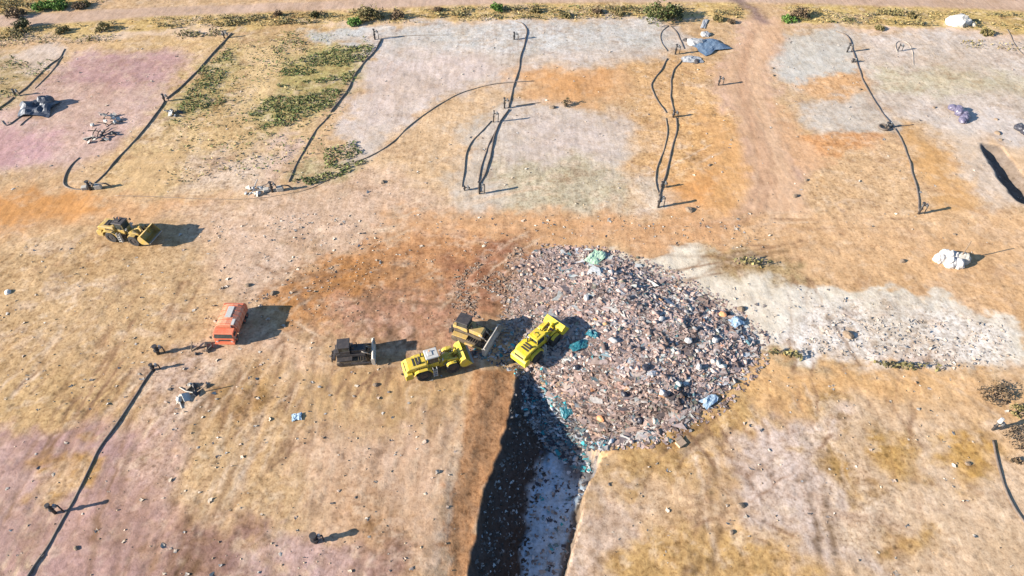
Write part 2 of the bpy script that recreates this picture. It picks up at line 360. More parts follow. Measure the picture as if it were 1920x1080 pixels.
    sdd = sd_poly(nx, ny, SHADE_CUT, 4); w = sstep(-.2, .3, sdd)
    c += (np.array([.07, .062, .06]) - c) * (w * .8)[:, None]  # cast shade painted dark into the soil of the cut
    return np.clip(c, .01, .75), np.clip(g, 0, 1)

# ------------------------------------------------------------------ materials
def new_mat(name):
    m = bpy.data.materials.new(name); m.use_nodes = True
    nt = m.node_tree; b = nt.nodes['Principled BSDF']
    return m, nt, b

def node(nt, t, **kw):
    n = nt.nodes.new(t)
    for k, v in kw.items():
        if k in n.inputs: n.inputs[k].default_value = v
        else: setattr(n, k, v)
    return n

def mixmul(nt, a, b, fac=1.0, mode='MULTIPLY'):
    m = nt.nodes.new('ShaderNodeMix'); m.data_type = 'RGBA'; m.blend_type = mode
    m.inputs[0].default_value = fac if not hasattr(fac, 'links') else 1
    if hasattr(fac, 'links'): nt.links.new(fac, m.inputs[0])
    for s, i in ((a, 6), (b, 7)):
        if hasattr(s, 'links'): nt.links.new(s, m.inputs[i])
        else: m.inputs[i].default_value = (*s, 1)
    return m.outputs[2]

def ramp(nt, src, stops):
    r = nt.nodes.new('ShaderNodeValToRGB'); nt.links.new(src, r.inputs[0])
    els = r.color_ramp.elements
    while len(els) < len(stops): els.new(.5)
    for e, (p, c) in zip(els, stops):
        e.position = p; e.color = (c, c, c, 1) if not hasattr(c, '__len__') else (*c, 1)
    return r.outputs[0]

def paint(name, c, rough=.5, metal=0.0, dust=.35, dust_c=(.33, .25, .17), scale=1.6, spec=.4):
    m, nt, b = new_mat(name)
    tc = nt.nodes.new('ShaderNodeTexCoord')
    n = node(nt, 'ShaderNodeTexNoise', Scale=scale, Detail=7.0, Roughness=.68); nt.links.new(tc.outputs['Object'], n.inputs['Vector'])
    n2 = node(nt, 'ShaderNodeTexNoise', Scale=scale * 6, Detail=4.0, Roughness=.7); nt.links.new(tc.outputs['Object'], n2.inputs['Vector'])
    f = ramp(nt, n.outputs[0], [(.40, 0), (.72, dust)])
    col = mixmul(nt, c, dust_c, f, 'MIX')
    col = mixmul(nt, col, ramp(nt, n2.outputs[0], [(.3, .72), (.65, 1.1)]), 1.0)
    nt.links.new(col, b.inputs['Base Color'])
    b.inputs['Roughness'].default_value = rough; b.inputs['Metallic'].default_value = metal
    b.inputs['Specular IOR Level'].default_value = spec
    bp = node(nt, 'ShaderNodeBump', Strength=.25, Distance=.02); nt.links.new(n2.outputs[0], bp.inputs['Height']); nt.links.new(bp.outputs[0], b.inputs['Normal'])
    return m

def attr_mat(name, rough=.8, var=.35, scale=4.0, trans=0.0, spec=.25):
    """colour comes from each piece's own colour attribute"""
    m, nt, b = new_mat(name)
    a = nt.nodes.new('ShaderNodeAttribute'); a.attribute_name = 'tint'
    g = nt.nodes.new('ShaderNodeNewGeometry')
    n = node(nt, 'ShaderNodeTexNoise', Scale=scale, Detail=4.0, Roughness=.65); nt.links.new(g.outputs['Position'], n.inputs['Vector'])
    col = mixmul(nt, a.outputs['Color'], ramp(nt, n.outputs[0], [(.3, 1 - var), (.7, 1 + var * .4)]), 1.0)
    nt.links.new(col, b.inputs['Base Color'])
    b.inputs['Roughness'].default_value = rough; b.inputs['Specular IOR Level'].default_value = spec
    if trans:
        b.inputs['Transmission Weight'].default_value = 0
        b.inputs['Subsurface Weight'].default_value = 0
    return m

def ground_mat():
    m, nt, b = new_mat('soil')
    a = nt.nodes.new('ShaderNodeAttribute'); a.attribute_name = 'soil'
    g = nt.nodes.new('ShaderNodeNewGeometry'); pos = g.outputs['Position']
    def nz(sc, det, ro, vec=pos):
        n = node(nt, 'ShaderNodeTexNoise', Scale=sc, Detail=det, Roughness=ro); nt.links.new(vec, n.inputs['Vector']); return n.outputs[0]
    broad = nz(.35, 6.0, .62); mid = nz(1.1, 6.0, .72); fine = nz(2.9, 4.0, .75)
    col = mixmul(nt, a.outputs['Color'], ramp(nt, broad, [(.3, (.86, .84, .80)), (.7, (1.13, 1.13, 1.14))]), 1.0)
    col = mixmul(nt, col, ramp(nt, mid, [(.33, (.66, .61, .57)), (.48, (.98, .97, .96)), (.66, (1.2, 1.22, 1.25))]), a.outputs['Alpha'])
    col = mixmul(nt, col, ramp(nt, fine, [(.34, (.60, .55, .51)), (.47, (.98, .98, .98)), (.66, (1.22, 1.24, 1.27))]), a.outputs['Alpha'])
    # scraped streaks, drawn out along the working direction
    mp = nt.nodes.new('ShaderNodeMapping'); mp.inputs['Rotation'].default_value = (0, 0, math.radians(14)); mp.inputs['Scale'].default_value = (1.7, .16, 1)
    nt.links.new(pos, mp.inputs['Vector'])
    st = nz(1.0, 4.0, .6, mp.outputs[0])
    col = mixmul(nt, col, ramp(nt, st, [(.32, (.84, .82, .80)), (.55, (1.04, 1.04, 1.04))]), .75)
    # dark clods / pits, sparse
    v = node(nt, 'ShaderNodeTexVoronoi', Scale=.75); nt.links.new(pos, v.inputs['Vector'])
    pit = ramp(nt, v.outputs['Distance'], [(.10, .42), (.22, 1.0)])
    msk = mixmul(nt, (1, 1, 1), pit, a.outputs['Alpha'])
    col = mixmul(nt, col, msk, .7)
    nt.links.new(col, b.inputs['Base Color'])
    b.inputs['Roughness'].default_value = .95; b.inputs['Specular IOR Level'].default_value = .1
    add = nt.nodes.new('ShaderNodeMath'); add.operation = 'ADD'; nt.links.new(mid, add.inputs[0]); nt.links.new(fine, add.inputs[1])
    bp = node(nt, 'ShaderNodeBump', Strength=.38, Distance=.11); nt.links.new(add.outputs[0], bp.inputs['Height']); nt.links.new(bp.outputs[0], b.inputs['Normal'])
    return m
SOIL = ground_mat()

M = dict(
    yellow=paint('yellow_paint', (.50, .355, .02), .55, dust=.5),
    yellow2=paint('lemon_paint', (.58, .43, .015), .5, dust=.35),
    ochre=paint('faded_yellow_paint', (.40, .26, .05), .65, dust=.8),
    tan=paint('muddy_yellow_paint', (.42, .27, .07), .65, dust=.75),
    soot=paint('dark_dirty_metal', (.035, .03, .03), .6, dust=.3, dust_c=(.16, .12, .09)),
    steel=paint('worn_steel', (.33, .29, .24), .5, .3, dust=.5),
    palesteel=paint('scoured_steel', (.46, .42, .36), .5, .2, dust=.4),
    rubber=paint('black_rubber', (.018, .018, .02), .85, dust=.35, dust_c=(.12, .095, .07)),
    track=paint('muddy_track_steel', (.06, .045, .03), .7, dust=.6, dust_c=(.2, .15, .1)),
    glass=paint('tinted_glass', (.025, .035, .035), .12, dust=.15, spec=.6),
    palegrey=paint('pale_grey_paint', (.42, .41, .38), .5, dust=.4),
    orange=paint('orange_red_paint', (.58, .125, .055), .55, dust=.4, dust_c=(.55, .30, .18)),
    orange_pale=paint('sun_bleached_orange', (.58, .19, .10), .6, dust=.5, dust_c=(.58, .40, .26)),
    pipe=paint('dusty_black_pipe', (.11, .083, .065), .7, dust=.55, dust_c=(.22, .165, .12), scale=.6),
    hose=paint('dusty_grey_hose', (.15, .115, .085), .7, dust=.5, dust_c=(.30, .23, .16), scale=.6),
    palehose=paint('pale_grey_hose', (.30, .26, .22), .7, dust=.5, scale=.6),
    well=paint('black_well_plastic', (.03, .027, .027), .5, dust=.25, dust_c=(.16, .13, .10)),
    valve=paint('grey_valve_metal', (.22, .24, .25), .4, .4, dust=.3),
    concrete=paint('pale_concrete', (.38, .35, .30), .9, dust=.4, dust_c=(.4, .32, .24)),
    tarp=paint('pale_tarpaulin', (.30, .30, .30), .6, dust=.4, dust_c=(.42, .37, .31)),
    blueshade=paint('blue_shade_sheet', (.085, .13, .19), .6, dust=.5, dust_c=(.20, .23, .26)),  # bluish shade put into the colour of a sheet
    darkheap=paint('dark_blue_surface', (.045, .055, .075), .5, dust=.4, dust_c=(.12, .11, .12)),
    teal=paint('teal_sheeting', (.012, .12, .15), .45, dust=.6, dust_c=(.06, .10, .11), scale=2.5),
    green=paint('pale_green_sheeting', (.30, .46, .30), .5, dust=.5, dust_c=(.5, .5, .4)),
    blue=paint('light_blue_plastic', (.24, .34, .42), .5, dust=.5, dust_c=(.6, .62, .62), scale=3),
    orangebag=paint('orange_plastic', (.62, .25, .10), .5, dust=.3, dust_c=(.6, .4, .3)),
    card=paint('brown_cardboard', (.40, .27, .17), .9, dust=.3, dust_c=(.5, .4, .3)),
    bag_black=paint('black_bin_plastic', (.03, .03, .038), .35, dust=.3, dust_c=(.12, .11, .13)),
    bag_purple=paint('purple_black_plastic', (.085, .075, .12), .4, dust=.4, dust_c=(.24, .22, .27)),
    bag_white=paint('white_plastic', (.46, .43, .40), .5, dust=.4, dust_c=(.42, .36, .30)),
    rock=paint('brown_stone', (.17, .12, .08), .95, dust=.4, dust_c=(.32, .24, .16)),
    whiterock=paint('white_stone', (.52, .48, .42), .9, dust=.3, dust_c=(.45, .40, .34)),
    wood=paint('dry_wood', (.15, .10, .065), .9, dust=.3),
)
M['leaf'] = attr_mat('leaves', .75, .3, 5)
M['waste'] = attr_mat('mixed_waste', .8, .35, 3.2)
M['clod'] = attr_mat('soil_clods', .95, .3, 6)

# ------------------------------------------------------------------ object helpers
def link(o): COL.objects.link(o); return o
def tag(o, label=None, cat=None, group=None, kind=None):
    if label: o['label'] = label
    if cat: o['category'] = cat
    if group: o['group'] = group
    if kind: o['kind'] = kind
    return o
def empty(name, loc, rz=0.0, label=None, cat=None, group=None, tilt=None):
    o = bpy.data.objects.new(name, None); link(o); o.location = loc
    o.rotation_euler = (tilt[0] if tilt else 0, tilt[1] if tilt else 0, rz); o.empty_display_size = .5
    return tag(o, label, cat, group)

class MB:
    def __init__(s): s.v = []; s.f = []
    def add(s, vs, fs):
        k = len(s.v); s.v += [tuple(v) for v in vs]; s.f += [tuple(i + k for i in f) for f in fs]; return s
    def box(s, c, d, rz=0.0, ry=0.0, taper=1.0, tx=1.0):
        vs = []
        R_ = Matrix.Rotation(rz, 3, 'Z') @ Matrix.Rotation(ry, 3, 'Y')
        for i in (-1, 1):
            for j in (-1, 1):
                for k in (-1, 1):
                    t = taper if k > 0 else 1.0; u = tx if k > 0 else 1.0
                    vs.append(R_ @ Vector((i * d[0] / 2 * u, j * d[1] / 2 * t, k * d[2] / 2)) + Vector(c))
        return s.add(vs, [(0, 1, 3, 2), (4, 6, 7, 5), (0, 4, 5, 1), (2, 3, 7, 6), (0, 2, 6, 4), (1, 5, 7, 3)])
    def prism(s, prof, y0, y1):
        n = len(prof)
        vs = [(x, y0, z) for x, z in prof] + [(x, y1, z) for x, z in prof]
        fs = [tuple(range(n)), tuple(range(2 * n - 1, n - 1, -1))] + [(i, (i + 1) % n, n + (i + 1) % n, n + i) for i in range(n)]
        return s.add(vs, fs)
    def tube(s, pts, r, n=8, caps=True):
        pts = [Vector(p) for p in pts]; rr = r if hasattr(r, '__len__') else [r] * len(pts)
        vs = []; fs = []
        for i, p in enumerate(pts):
            t = (pts[min(i + 1, len(pts) - 1)] - pts[max(i - 1, 0)]).normalized()
            a = t.cross(Vector((0, 0, 1)) if abs(t.z) < .9 else Vector((1, 0, 0))).normalized(); b = t.cross(a)
            for k in range(n):
                q = 2 * math.pi * k / n
                vs.append(p + (a * math.cos(q) + b * math.sin(q)) * rr[i])
        for i in range(len(pts) - 1):
            for k in range(n):
                fs.append((i * n + k, i * n + (k + 1) % n, (i + 1) * n + (k + 1) % n, (i + 1) * n + k))
        if caps: fs += [tuple(range(n))[::-1], tuple(range((len(pts) - 1) * n, len(pts) * n))]
        return s.add(vs, fs)
    def cyl(s, p0, p1, r, n=16, r1=None): return s.tube([p0, p1], [r, r1 if r1 is not None else r], n)
    def ring(s, c, r, tubr, n=20, m=6):
        pts = [Vector(c) + Vector((math.cos(2 * math.pi * k / n) * r, math.sin(2 * math.pi * k / n) * r, 0)) for k in range(n + 1)]
        return s.tube(pts, tubr, m, False)
    def build(s, name, mat, parent=None, bevel=0.0, smooth=False, label=None):
        me = bpy.data.meshes.new(name); me.from_pydata(s.v, [], s.f)
        bm = bmesh.new(); bm.from_mesh(me); bmesh.ops.recalc_face_normals(bm, faces=bm.faces); bm.to_mesh(me); bm.free()
        me.materials.append(mat)
        if smooth: me.polygons.foreach_set('use_smooth', [True] * len(me.polygons))
        o = link(bpy.data.objects.new(name, me))
        if parent: o.parent = parent
        if bevel:
            b = o.modifiers.new('bevel', 'BEVEL'); b.width = bevel; b.segments = 2; b.limit_method = 'ANGLE'; b.angle_limit = math.radians(35)
        if label: o['label'] = label
        return o

def children(o): return [c for c in COL.objects if c.parent == o]
def copy_tree(o, parent=None):
    c = o.copy(); COL.objects.link(c)
    if parent: c.parent = parent; c.matrix_parent_inverse = o.matrix_parent_inverse.copy()
    for ch in children(o): copy_tree(ch, c)
    return c

def rand_rot(n, flat=None):
    if flat is None:
        q = RNG.normal(size=(n, 4))
    else:
        yaw = RNG.uniform(0, 2 * np.pi, n); ax = RNG.uniform(0, 2 * np.pi, n); a = np.abs(RNG.normal(0, flat, n)) / 2
        qa = np.stack([np.cos(a), np.sin(a) * np.cos(ax), np.sin(a) * np.sin(ax), 0 * a], 1)
        qb = np.stack([np.cos(yaw / 2), 0 * a, 0 * a, np.sin(yaw / 2)], 1)
        w1, x1, y1, z1 = qa.T; w2, x2, y2, z2 = qb.T
        q = np.stack([w1*w2-x1*x2-y1*y2-z1*z2, w1*x2+x1*w2+y1*z2-z1*y2, w1*y2-x1*z2+y1*w2+z1*x2, w1*z2+x1*y2-y1*x2+z1*w2], 1)
    q /= np.linalg.norm(q, axis=1)[:, None]
    w, x, y, z = q.T
    return np.stack([np.stack([1-2*(y*y+z*z), 2*(x*y-z*w), 2*(x*z+y*w)], 1), np.stack([2*(x*y+z*w), 1-2*(x*x+z*z), 2*(y*z-x*w)], 1), np.stack([2*(x*z-y*w), 2*(y*z+x*w), 1-2*(x*x+y*y)], 1)], 1)

T_BOX = (np.array([(i, j, k) for i in (-.5, .5) for j in (-.5, .5) for k in (-.5, .5)], float), [(0, 1, 3, 2), (4, 6, 7, 5), (0, 4, 5, 1), (2, 3, 7, 6), (0, 2, 6, 4), (1, 5, 7, 3)])
T_SHEET = (np.array([(i, j, 0) for i in (-.5, 0, .5) for j in (-.5, 0, .5)], float), [(0, 3, 4, 1), (1, 4, 5, 2), (3, 6, 7, 4), (4, 7, 8, 5)])
T_LEAF = (np.array([(-.5, 0, 0), (0, -.3, .08), (.5, 0, 0), (0, .3, .08)], float), [(0, 1, 2, 3)])
def _ico():
    bm = bmesh.new(); bmesh.ops.create_icosphere(bm, subdivisions=1, radius=.5)
    v = np.array([x.co[:] for x in bm.verts]); f = [tuple(q.index for q in p.verts) for p in bm.faces]; bm.free(); return v, f
T_ROCK = _ico()

def scatter(parts):
    """parts: list of (template, pos, scale, rot, colours, jitter) -> arrays"""
    V, FS, C = [], [], []; off = 0
    for (tv, tf), pos, sc, rot, colr, jit in parts:
        n = len(pos); k = len(tv)
        v = tv[None] + RNG.normal(0, jit, (n, k, 3))
        v = v * sc[:, None, :]
        v = np.einsum('nij,nkj->nki', rot, v) + pos[:, None, :]
        V.append(v.reshape(-1, 3)); C.append(np.repeat(colr, k, axis=0))
        fa = np.array(tf)
        FS.append((fa[None] + (np.arange(n) * k)[:, None, None] + off).reshape(-1, fa.shape[1]))
        off += n * k
    return np.concatenate(V), FS, np.concatenate(C)

def cloud(name, parts, mat, parent=None, smooth=False):
    V, FS, C = scatter(parts)
    me = bpy.data.meshes.new(name)
    me.vertices.add(len(V)); me.vertices.foreach_set('co', V.astype(np.float32).ravel())
    lv = np.concatenate([f.ravel() for f in FS]); tot = np.concatenate([np.full(len(f), f.shape[1]) for f in FS])
    me.loops.add(len(lv)); me.loops.foreach_set('vertex_index', lv.astype(np.int32))
    me.polygons.add(len(tot)); st = np.concatenate([[0], np.cumsum(tot)[:-1]])
    me.polygons.foreach_set('loop_start', st.astype(np.int32)); me.polygons.foreach_set('loop_total', tot.astype(np.int32))
    me.update(calc_edges=True); me.validate()
    at = me.color_attributes.new('tint', 'FLOAT_COLOR', 'POINT')
    at.data.foreach_set('color', np.concatenate([C, np.ones((len(C), 1))], 1).astype(np.float32).ravel())
    me.materials.append(mat)
    o = link(bpy.data.objects.new(name, me))
    if parent: o.parent = parent
    return o

# ------------------------------------------------------------------ ground
def axis(fine, lo, hi, far):
    a = list(fine); s = a[-1] - a[-2]; x = a[-1]
    while x < hi: s *= 1.28; x += s; a.append(x)
    s = a[1] - a[0]; x = a[0]; pre = []
    while x > lo: s *= 1.28; x -= s; pre.append(x)
    return np.array(pre[::-1] + a)
xs = axis(np.arange(-112, 112.01, .23), -3000, 3000, 0)
ys = axis(np.concatenate([np.arange(20, 62, .16), np.arange(62, 100, .25), np.arange(100, 152, .38)]), -1200, 4000, 0)
GX, GY = np.meshgrid(xs, ys); gx = GX.ravel(); gy = GY.ravel()
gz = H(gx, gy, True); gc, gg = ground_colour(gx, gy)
nxv, nyv = len(xs), len(ys)
idx = np.arange(nxv * nyv).reshape(nyv, nxv)
quads = np.stack([idx[:-1, :-1], idx[:-1, 1:], idx[1:, 1:], idx[1:, :-1]], -1).reshape(-1, 4)
fcx = (gx[quads[:, 0]] + gx[quads[:, 2]]) / 2; fcy = (gy[quads[:, 0]] + gy[quads[:, 2]]) / 2
in_road = sd_poly(fcx, fcy, ROAD, 4) > 0
in_track = (sd_poly(fcx, fcy, TRACK, 4) > 0) & ~in_road
def ground_part(name, q):
    used, inv = np.unique(q, return_inverse=True); inv = inv.reshape(q.shape)
    me = bpy.data.meshes.new(name)
    me.vertices.add(len(used)); me.vertices.foreach_set('co', np.stack([gx[used], gy[used], gz[used]], 1).astype(np.float32).ravel())
    me.loops.add(q.size); me.loops.foreach_set('vertex_index', inv.astype(np.int32).ravel())
    me.polygons.add(len(q)); me.polygons.foreach_set('loop_start', (np.arange(len(q)) * 4).astype(np.int32)); me.polygons.foreach_set('loop_total', np.full(len(q), 4, np.int32))
    me.polygons.foreach_set('use_smooth', np.ones(len(q), bool))
    me.update(calc_edges=True)
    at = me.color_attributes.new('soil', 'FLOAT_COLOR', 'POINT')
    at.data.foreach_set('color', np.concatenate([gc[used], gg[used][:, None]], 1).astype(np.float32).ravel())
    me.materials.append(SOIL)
    o = link(bpy.data.objects.new(name, me)); o['kind'] = 'structure'; return o
ground_part('ground', quads[~in_road & ~in_track])
ground_part('dirt_road', quads[in_road])
ground_part('access_track', quads[in_track])

# ------------------------------------------------------------------ scatter helpers on terrain
def sample_poly(px_poly, n, world=False):
    Pg = px_poly if world else GP(px_poly)
    out = []; tot = 0
    while tot < n:
        m = n * 3
        x = RNG.uniform(Pg[:, 0].min(), Pg[:, 0].max(), m); y = RNG.uniform(Pg[:, 1].min(), Pg[:, 1].max(), m)
        s = sd_poly(x, y, Pg) > 0
        out.append(np.stack([x[s], y[s]], 1)); tot += s.sum()
    return np.concatenate(out)[:n]

def palette(n, cols, wts, jit=.12):
    w = np.array(wts, float); w /= w.sum()
    c = np.array(cols, float)[RNG.choice(len(cols), n, p=w)]
    return np.clip(c * (1 + RNG.normal(0, jit, (n, 1))), .008, .72)

# ------------------------------------------------------------------ waste on the mound
W_COL = [(.38, .335, .31), (.33, .26, .235), (.26, .195, .17), (.19, .14, .12), (.10, .075, .068), (.36, .265, .23), (.32, .22, .175), (.25, .235, .235), (.07, .14, .16), (.42, .27, .235), (.20, .20, .15), (.50, .20, .10)]
W_WT = [9, 15, 18, 16, 13, 12, 13, 4, 1.6, 6, 2, .6]
W_WT2 = [22, 15, 12, 12, 20, 5, 5, 8, 3.5, 3, 3, .6]
def waste_parts(xy, lo, hi, cols=W_COL, wts=W_WT, flat=.17, lift=.03, share=.96):
    n = len(xy); z = H(xy[:, 0], xy[:, 1]) + RNG.uniform(0, lift + .05, n)
    pos = np.column_stack([xy, z]); s = np.exp(RNG.uniform(math.log(lo), math.log(hi), n))
    k = int(n * share)
    sc = np.stack([s, s * RNG.uniform(.4, .9, n), s], 1)
    scb = np.stack([s * .9, s * RNG.uniform(.3, .7, n), s * RNG.uniform(.2, .6, n)], 1)
    clump = 1.0 - .55 * sstep(.05, .45, fbm(xy[:, 0] / 2.6, xy[:, 1] / 2.6, 147, 4, .6))[:, None] * (.35 + .65 * sstep(5, 22, xy[:, 0]))[:, None]
    brown = (sstep(9, -7, xy[:, 0] + 3 * fbm(xy[:, 0] / 3, xy[:, 1] / 3, 141, 3)) * .62 * (xy[:, 1] > G(960, 640)[1]))[:, None]
    cc = np.clip(palette(n, cols, wts) * 1.24 * np.array([1.05, .985, .93]), 0, .48) * clump
    cc = cc * (1 - brown) + brown * np.array([.27, .175, .115]) * RNG.uniform(.5, 1.35, (n, 1))
    return [(T_SHEET, pos[:k], sc[:k], rand_rot(k, flat * .55), cc[:k], np.array([.17, .17, .05])), (T_BOX, pos[k:], scb[k:], rand_rot(n - k, flat), cc[k:], np.array([.12, .12, .08]))]
xy = sample_poly(MOUND, 30000, True)
smw = sd_poly(xy[:, 0], xy[:, 1], MOUND)
dens = .12 + .88 * sstep(-9, 11, xy[:, 0] - 1.0 + 5 * fbm(xy[:, 0] / 5, xy[:, 1] / 5, 91, 3))
dens *= .15 + .85 * sstep(-.4, 2.6, smw + 1.2 * fbm(xy[:, 0] / 2, xy[:, 1] / 2, 93, 2))
# machines have flattened a bare patch under their wheels
keep = RNG.random(len(xy)) < dens; xy = xy[keep]
r_side = RNG.random(len(xy)) < sstep(6, 24, xy[:, 0] + 5 * fbm(xy[:, 0] / 6, xy[:, 1] / 6, 95, 3)) * .9
xy2 = xy[r_side]; xy = xy[~r_side]
big_xy = sample_poly(MOUND, 420, True); big_xy = big_xy[big_xy[:, 0] > 4]
rim_xy = sample_poly([(1000, 455), (1130, 462), (1245, 495), (1350, 550), (1442, 625), (1440, 685), (1360, 772), (1240, 838), (1130, 842), (1300, 740), (1380, 650), (1290, 570), (1180, 510), (1060, 480)], 1500)
left_xy = sample_poly([(850, 520), (930, 462), (1000, 465), (1000, 600), (900, 600), (845, 575)], 1500)
left_xy = left_xy[fbm(left_xy[:, 0] / 3, left_xy[:, 1] / 3, 97, 3) > .1]
slope_xy = sample_poly([(975, 690), (1045, 720), (1100, 778), (1150, 830), (1120, 845), (1085, 835), (1030, 800), (985, 760)], 3000)
dark_xy = sample_poly([(962, 720), (1010, 760), (1025, 850), (1000, 960), (985, 1080), (885, 1080), (905, 960), (950, 820)], 900)
floor_xy = sample_poly([(1010, 800), (1110, 850), (1085, 960), (1055, 1080), (985, 1080), (1010, 960)], 260)
BL_COL = [(.50, .50, .48), (.10, .16, .18), (.05, .05, .06), (.28, .26, .24), (.04, .24, .28), (.15, .13, .12)]
cloud_parts = waste_parts(xy, .22, .7) + waste_parts(xy2, .24, .85, W_COL, W_WT2) + waste_parts(big_xy, .8, 1.7, [(.44, .40, .37), (.30, .24, .22), (.12, .10, .10), (.36, .27, .23), (.10, .15, .17)], [4, 4, 3, 4, 1], .22, .03, 1.0) + waste_parts(rim_xy, .15, .5) + waste_parts(left_xy, .12, .42, [(.40, .32, .26), (.16, .10, .07), (.12, .085, .06), (.44, .38, .33), (.28, .19, .125)], [3, 5, 3, 1.2, 5]) \
    + waste_parts(slope_xy, .25, .8, BL_COL, [3, 3, 5, 4, 1.6, 4]) + waste_parts(floor_xy, .12, .5, BL_COL, [3, 3, 4, 4, .5, 4]) + waste_parts(dark_xy, .1, .42, [(.40, .40, .38), (.10, .09, .08), (.04, .035, .03), (.22, .20, .18)], [1.2, 4, 5, 2])
# flat litter between the wheels of the machines
mid_xy = sample_poly([(860, 660), (960, 590), (1060, 600), (1160, 620), (1120, 700), (1000, 720), (960, 690)], 1600)
cloud_parts += waste_parts(mid_xy, .15, .55, BL_COL, [3, 3, 4, 4, 1.2, 4], .5)
tag(cloud('waste_heap', cloud_parts, M['waste']), 'broad heap of mixed loose rubbish spread beside the head of the trench', 'rubbish heap', kind='stuff')

# ------------------------------------------------------------------ litter and clods strewn over the ground
def strew(name, regions, lo, hi, cols, wts, label, cat, tmpl=T_ROCK, flatz=(.4, .9), jit=.1):
    parts = []
    for poly, n in regions:
        xy = sample_poly(poly, n)
        d = fbm(xy[:, 0] / 5, xy[:, 1] / 5, 101, 3)
        xy = xy[RNG.random(len(xy)) < .35 + 1.1 * np.clip(d + .2, 0, 1)]
        n = len(xy); s = np.exp(RNG.uniform(math.log(lo), math.log(hi), n))
        pos = np.column_stack([xy, H(xy[:, 0], xy[:, 1]) + s * .12])
        sc = np.stack([s, s * RNG.uniform(.5, 1, n), s * RNG.uniform(flatz[0], flatz[1], n)], 1)
        parts.append((tmpl, pos, sc, rand_rot(n, .3), palette(n, cols, wts), jit))
    tag(cloud(name, parts, M['clod']), label, cat, kind='stuff')
LOW_L = [(-60, 460), (520, 430), (560, 620), (880, 720), (850, 1090), (-120, 1090)]
LOW_R = [(1140, 845), (1420, 690), (1990, 720), (2100, 1090), (1080, 1090)]
UP_L = [(-20, 110), (420, 70), (560, 360), (-60, 360)]
UP_M = [(560, 60), (1240, 50), (1400, 400), (520, 370)]
UP_R = [(1240, 60), (1960, 100), (1990, 480), (1400, 480)]
BAND = [(1200, 490), (1400, 520), (1900, 600), (1910, 700), (1450, 660), (1420, 620)]
MID = [(380, 400), (900, 400), (1450, 410), (1440, 470), (950, 450), (560, 560), (420, 600)]
strew('soil_clods', [(LOW_L, 700), (LOW_R, 250), (UP_L, 300), (UP_M, 200), (UP_R, 250), (MID, 350), (BAND, 80), ([(540, 500), (960, 460), (900, 610), (560, 600)], 450)], .08, .26,
      [(.30, .22, .145), (.24, .175, .115), (.36, .28, .19), (.17, .12, .08)], [4, 4, 4, 2], 'brown clods and stones strewn across the bare working ground', 'clods', flatz=(.2, .5))
strew('strewn_litter', [(LOW_L, 600), (LOW_R, 200), (UP_L, 200), (UP_M, 300), (UP_R, 300), (MID, 600), (BAND, 300), ([(1560, 590), (1890, 605), (1900, 700), (1720, 688), (1500, 660)], 700)], .12, .42,
      [(.42, .37, .31), (.42, .34, .26), (.34, .32, .30), (.14, .12, .11), (.40, .30, .23)], [4, 6, .4, 1, 2], 'small scraps of pale litter scattered over the bare ground', 'litter', T_SHEET, (1, 1), .16)

# ------------------------------------------------------------------ vegetation
def leaf_cloud(n_clump, rad, hgt, size, cols, per=28):
    pts = []
    for _ in range(n_clump):
        a = RNG.uniform(0, 2 * np.pi); r = rad * math.sqrt(RNG.uniform(0, 1)) * .8
        c = np.array([r * math.cos(a), r * math.sin(a), hgt * (RNG.uniform(.3, .9) - .35 * (r / rad) ** 2)])
        cr = rad * RNG.uniform(.16, .34)
        d = RNG.normal(size=(per, 3)); d /= np.linalg.norm(d, axis=1)[:, None]
        pts.append(c + d * cr * RNG.uniform(.6, 1.05, (per, 1)) * np.array([1, 1, .8]))
    pts = np.concatenate(pts); pts[:, 2] = np.maximum(pts[:, 2], .05)
    n = len(pts); s = size * RNG.uniform(.6, 1.4, n)
    return [(T_LEAF, pts, np.stack([s, s, s], 1), rand_rot(n), palette(n, cols, [1] * len(cols), .2), .05)]
GREEN = [(.075, .095, .025), (.05, .075, .02), (.11, .11, .035), (.14, .12, .05)]
OLIVE = [(.14, .12, .045), (.10, .09, .03), (.19, .15, .06), (.24, .18, .08)]
BROWN = [(.16, .105, .06), (.10, .07, .04), (.22, .15, .085), (.06, .045, .03)]
BRIGHT = [(.10, .20, .03), (.13, .22, .05), (.07, .13, .025)]
def shrub(loc, rad, hgt, cols, label, name='shrub', cat='shrub', grp='shrubs along the far verge', clumps=None, leaf=None):
    r = empty(name, loc, random.uniform(0, 6), label, cat, grp)
    cloud('crown', leaf_cloud(clumps or int(16 + rad * 8), rad, hgt, leaf or min(.42, .16 + rad * .09), cols), M['leaf'], r)
    b = MB()
    for k in range(5):
        a = 2 * math.pi * k / 5 + random.uniform(-.4, .4)
        b.tube([(0, 0, -.15), (math.cos(a) * rad * .22, math.sin(a) * rad * .22, hgt * .35), (math.cos(a) * rad * .5, math.sin(a) * rad * .5, hgt * .62)], [.08, .06, .025], 6)
    b.build('trunk', M['wood'], r)
    return r
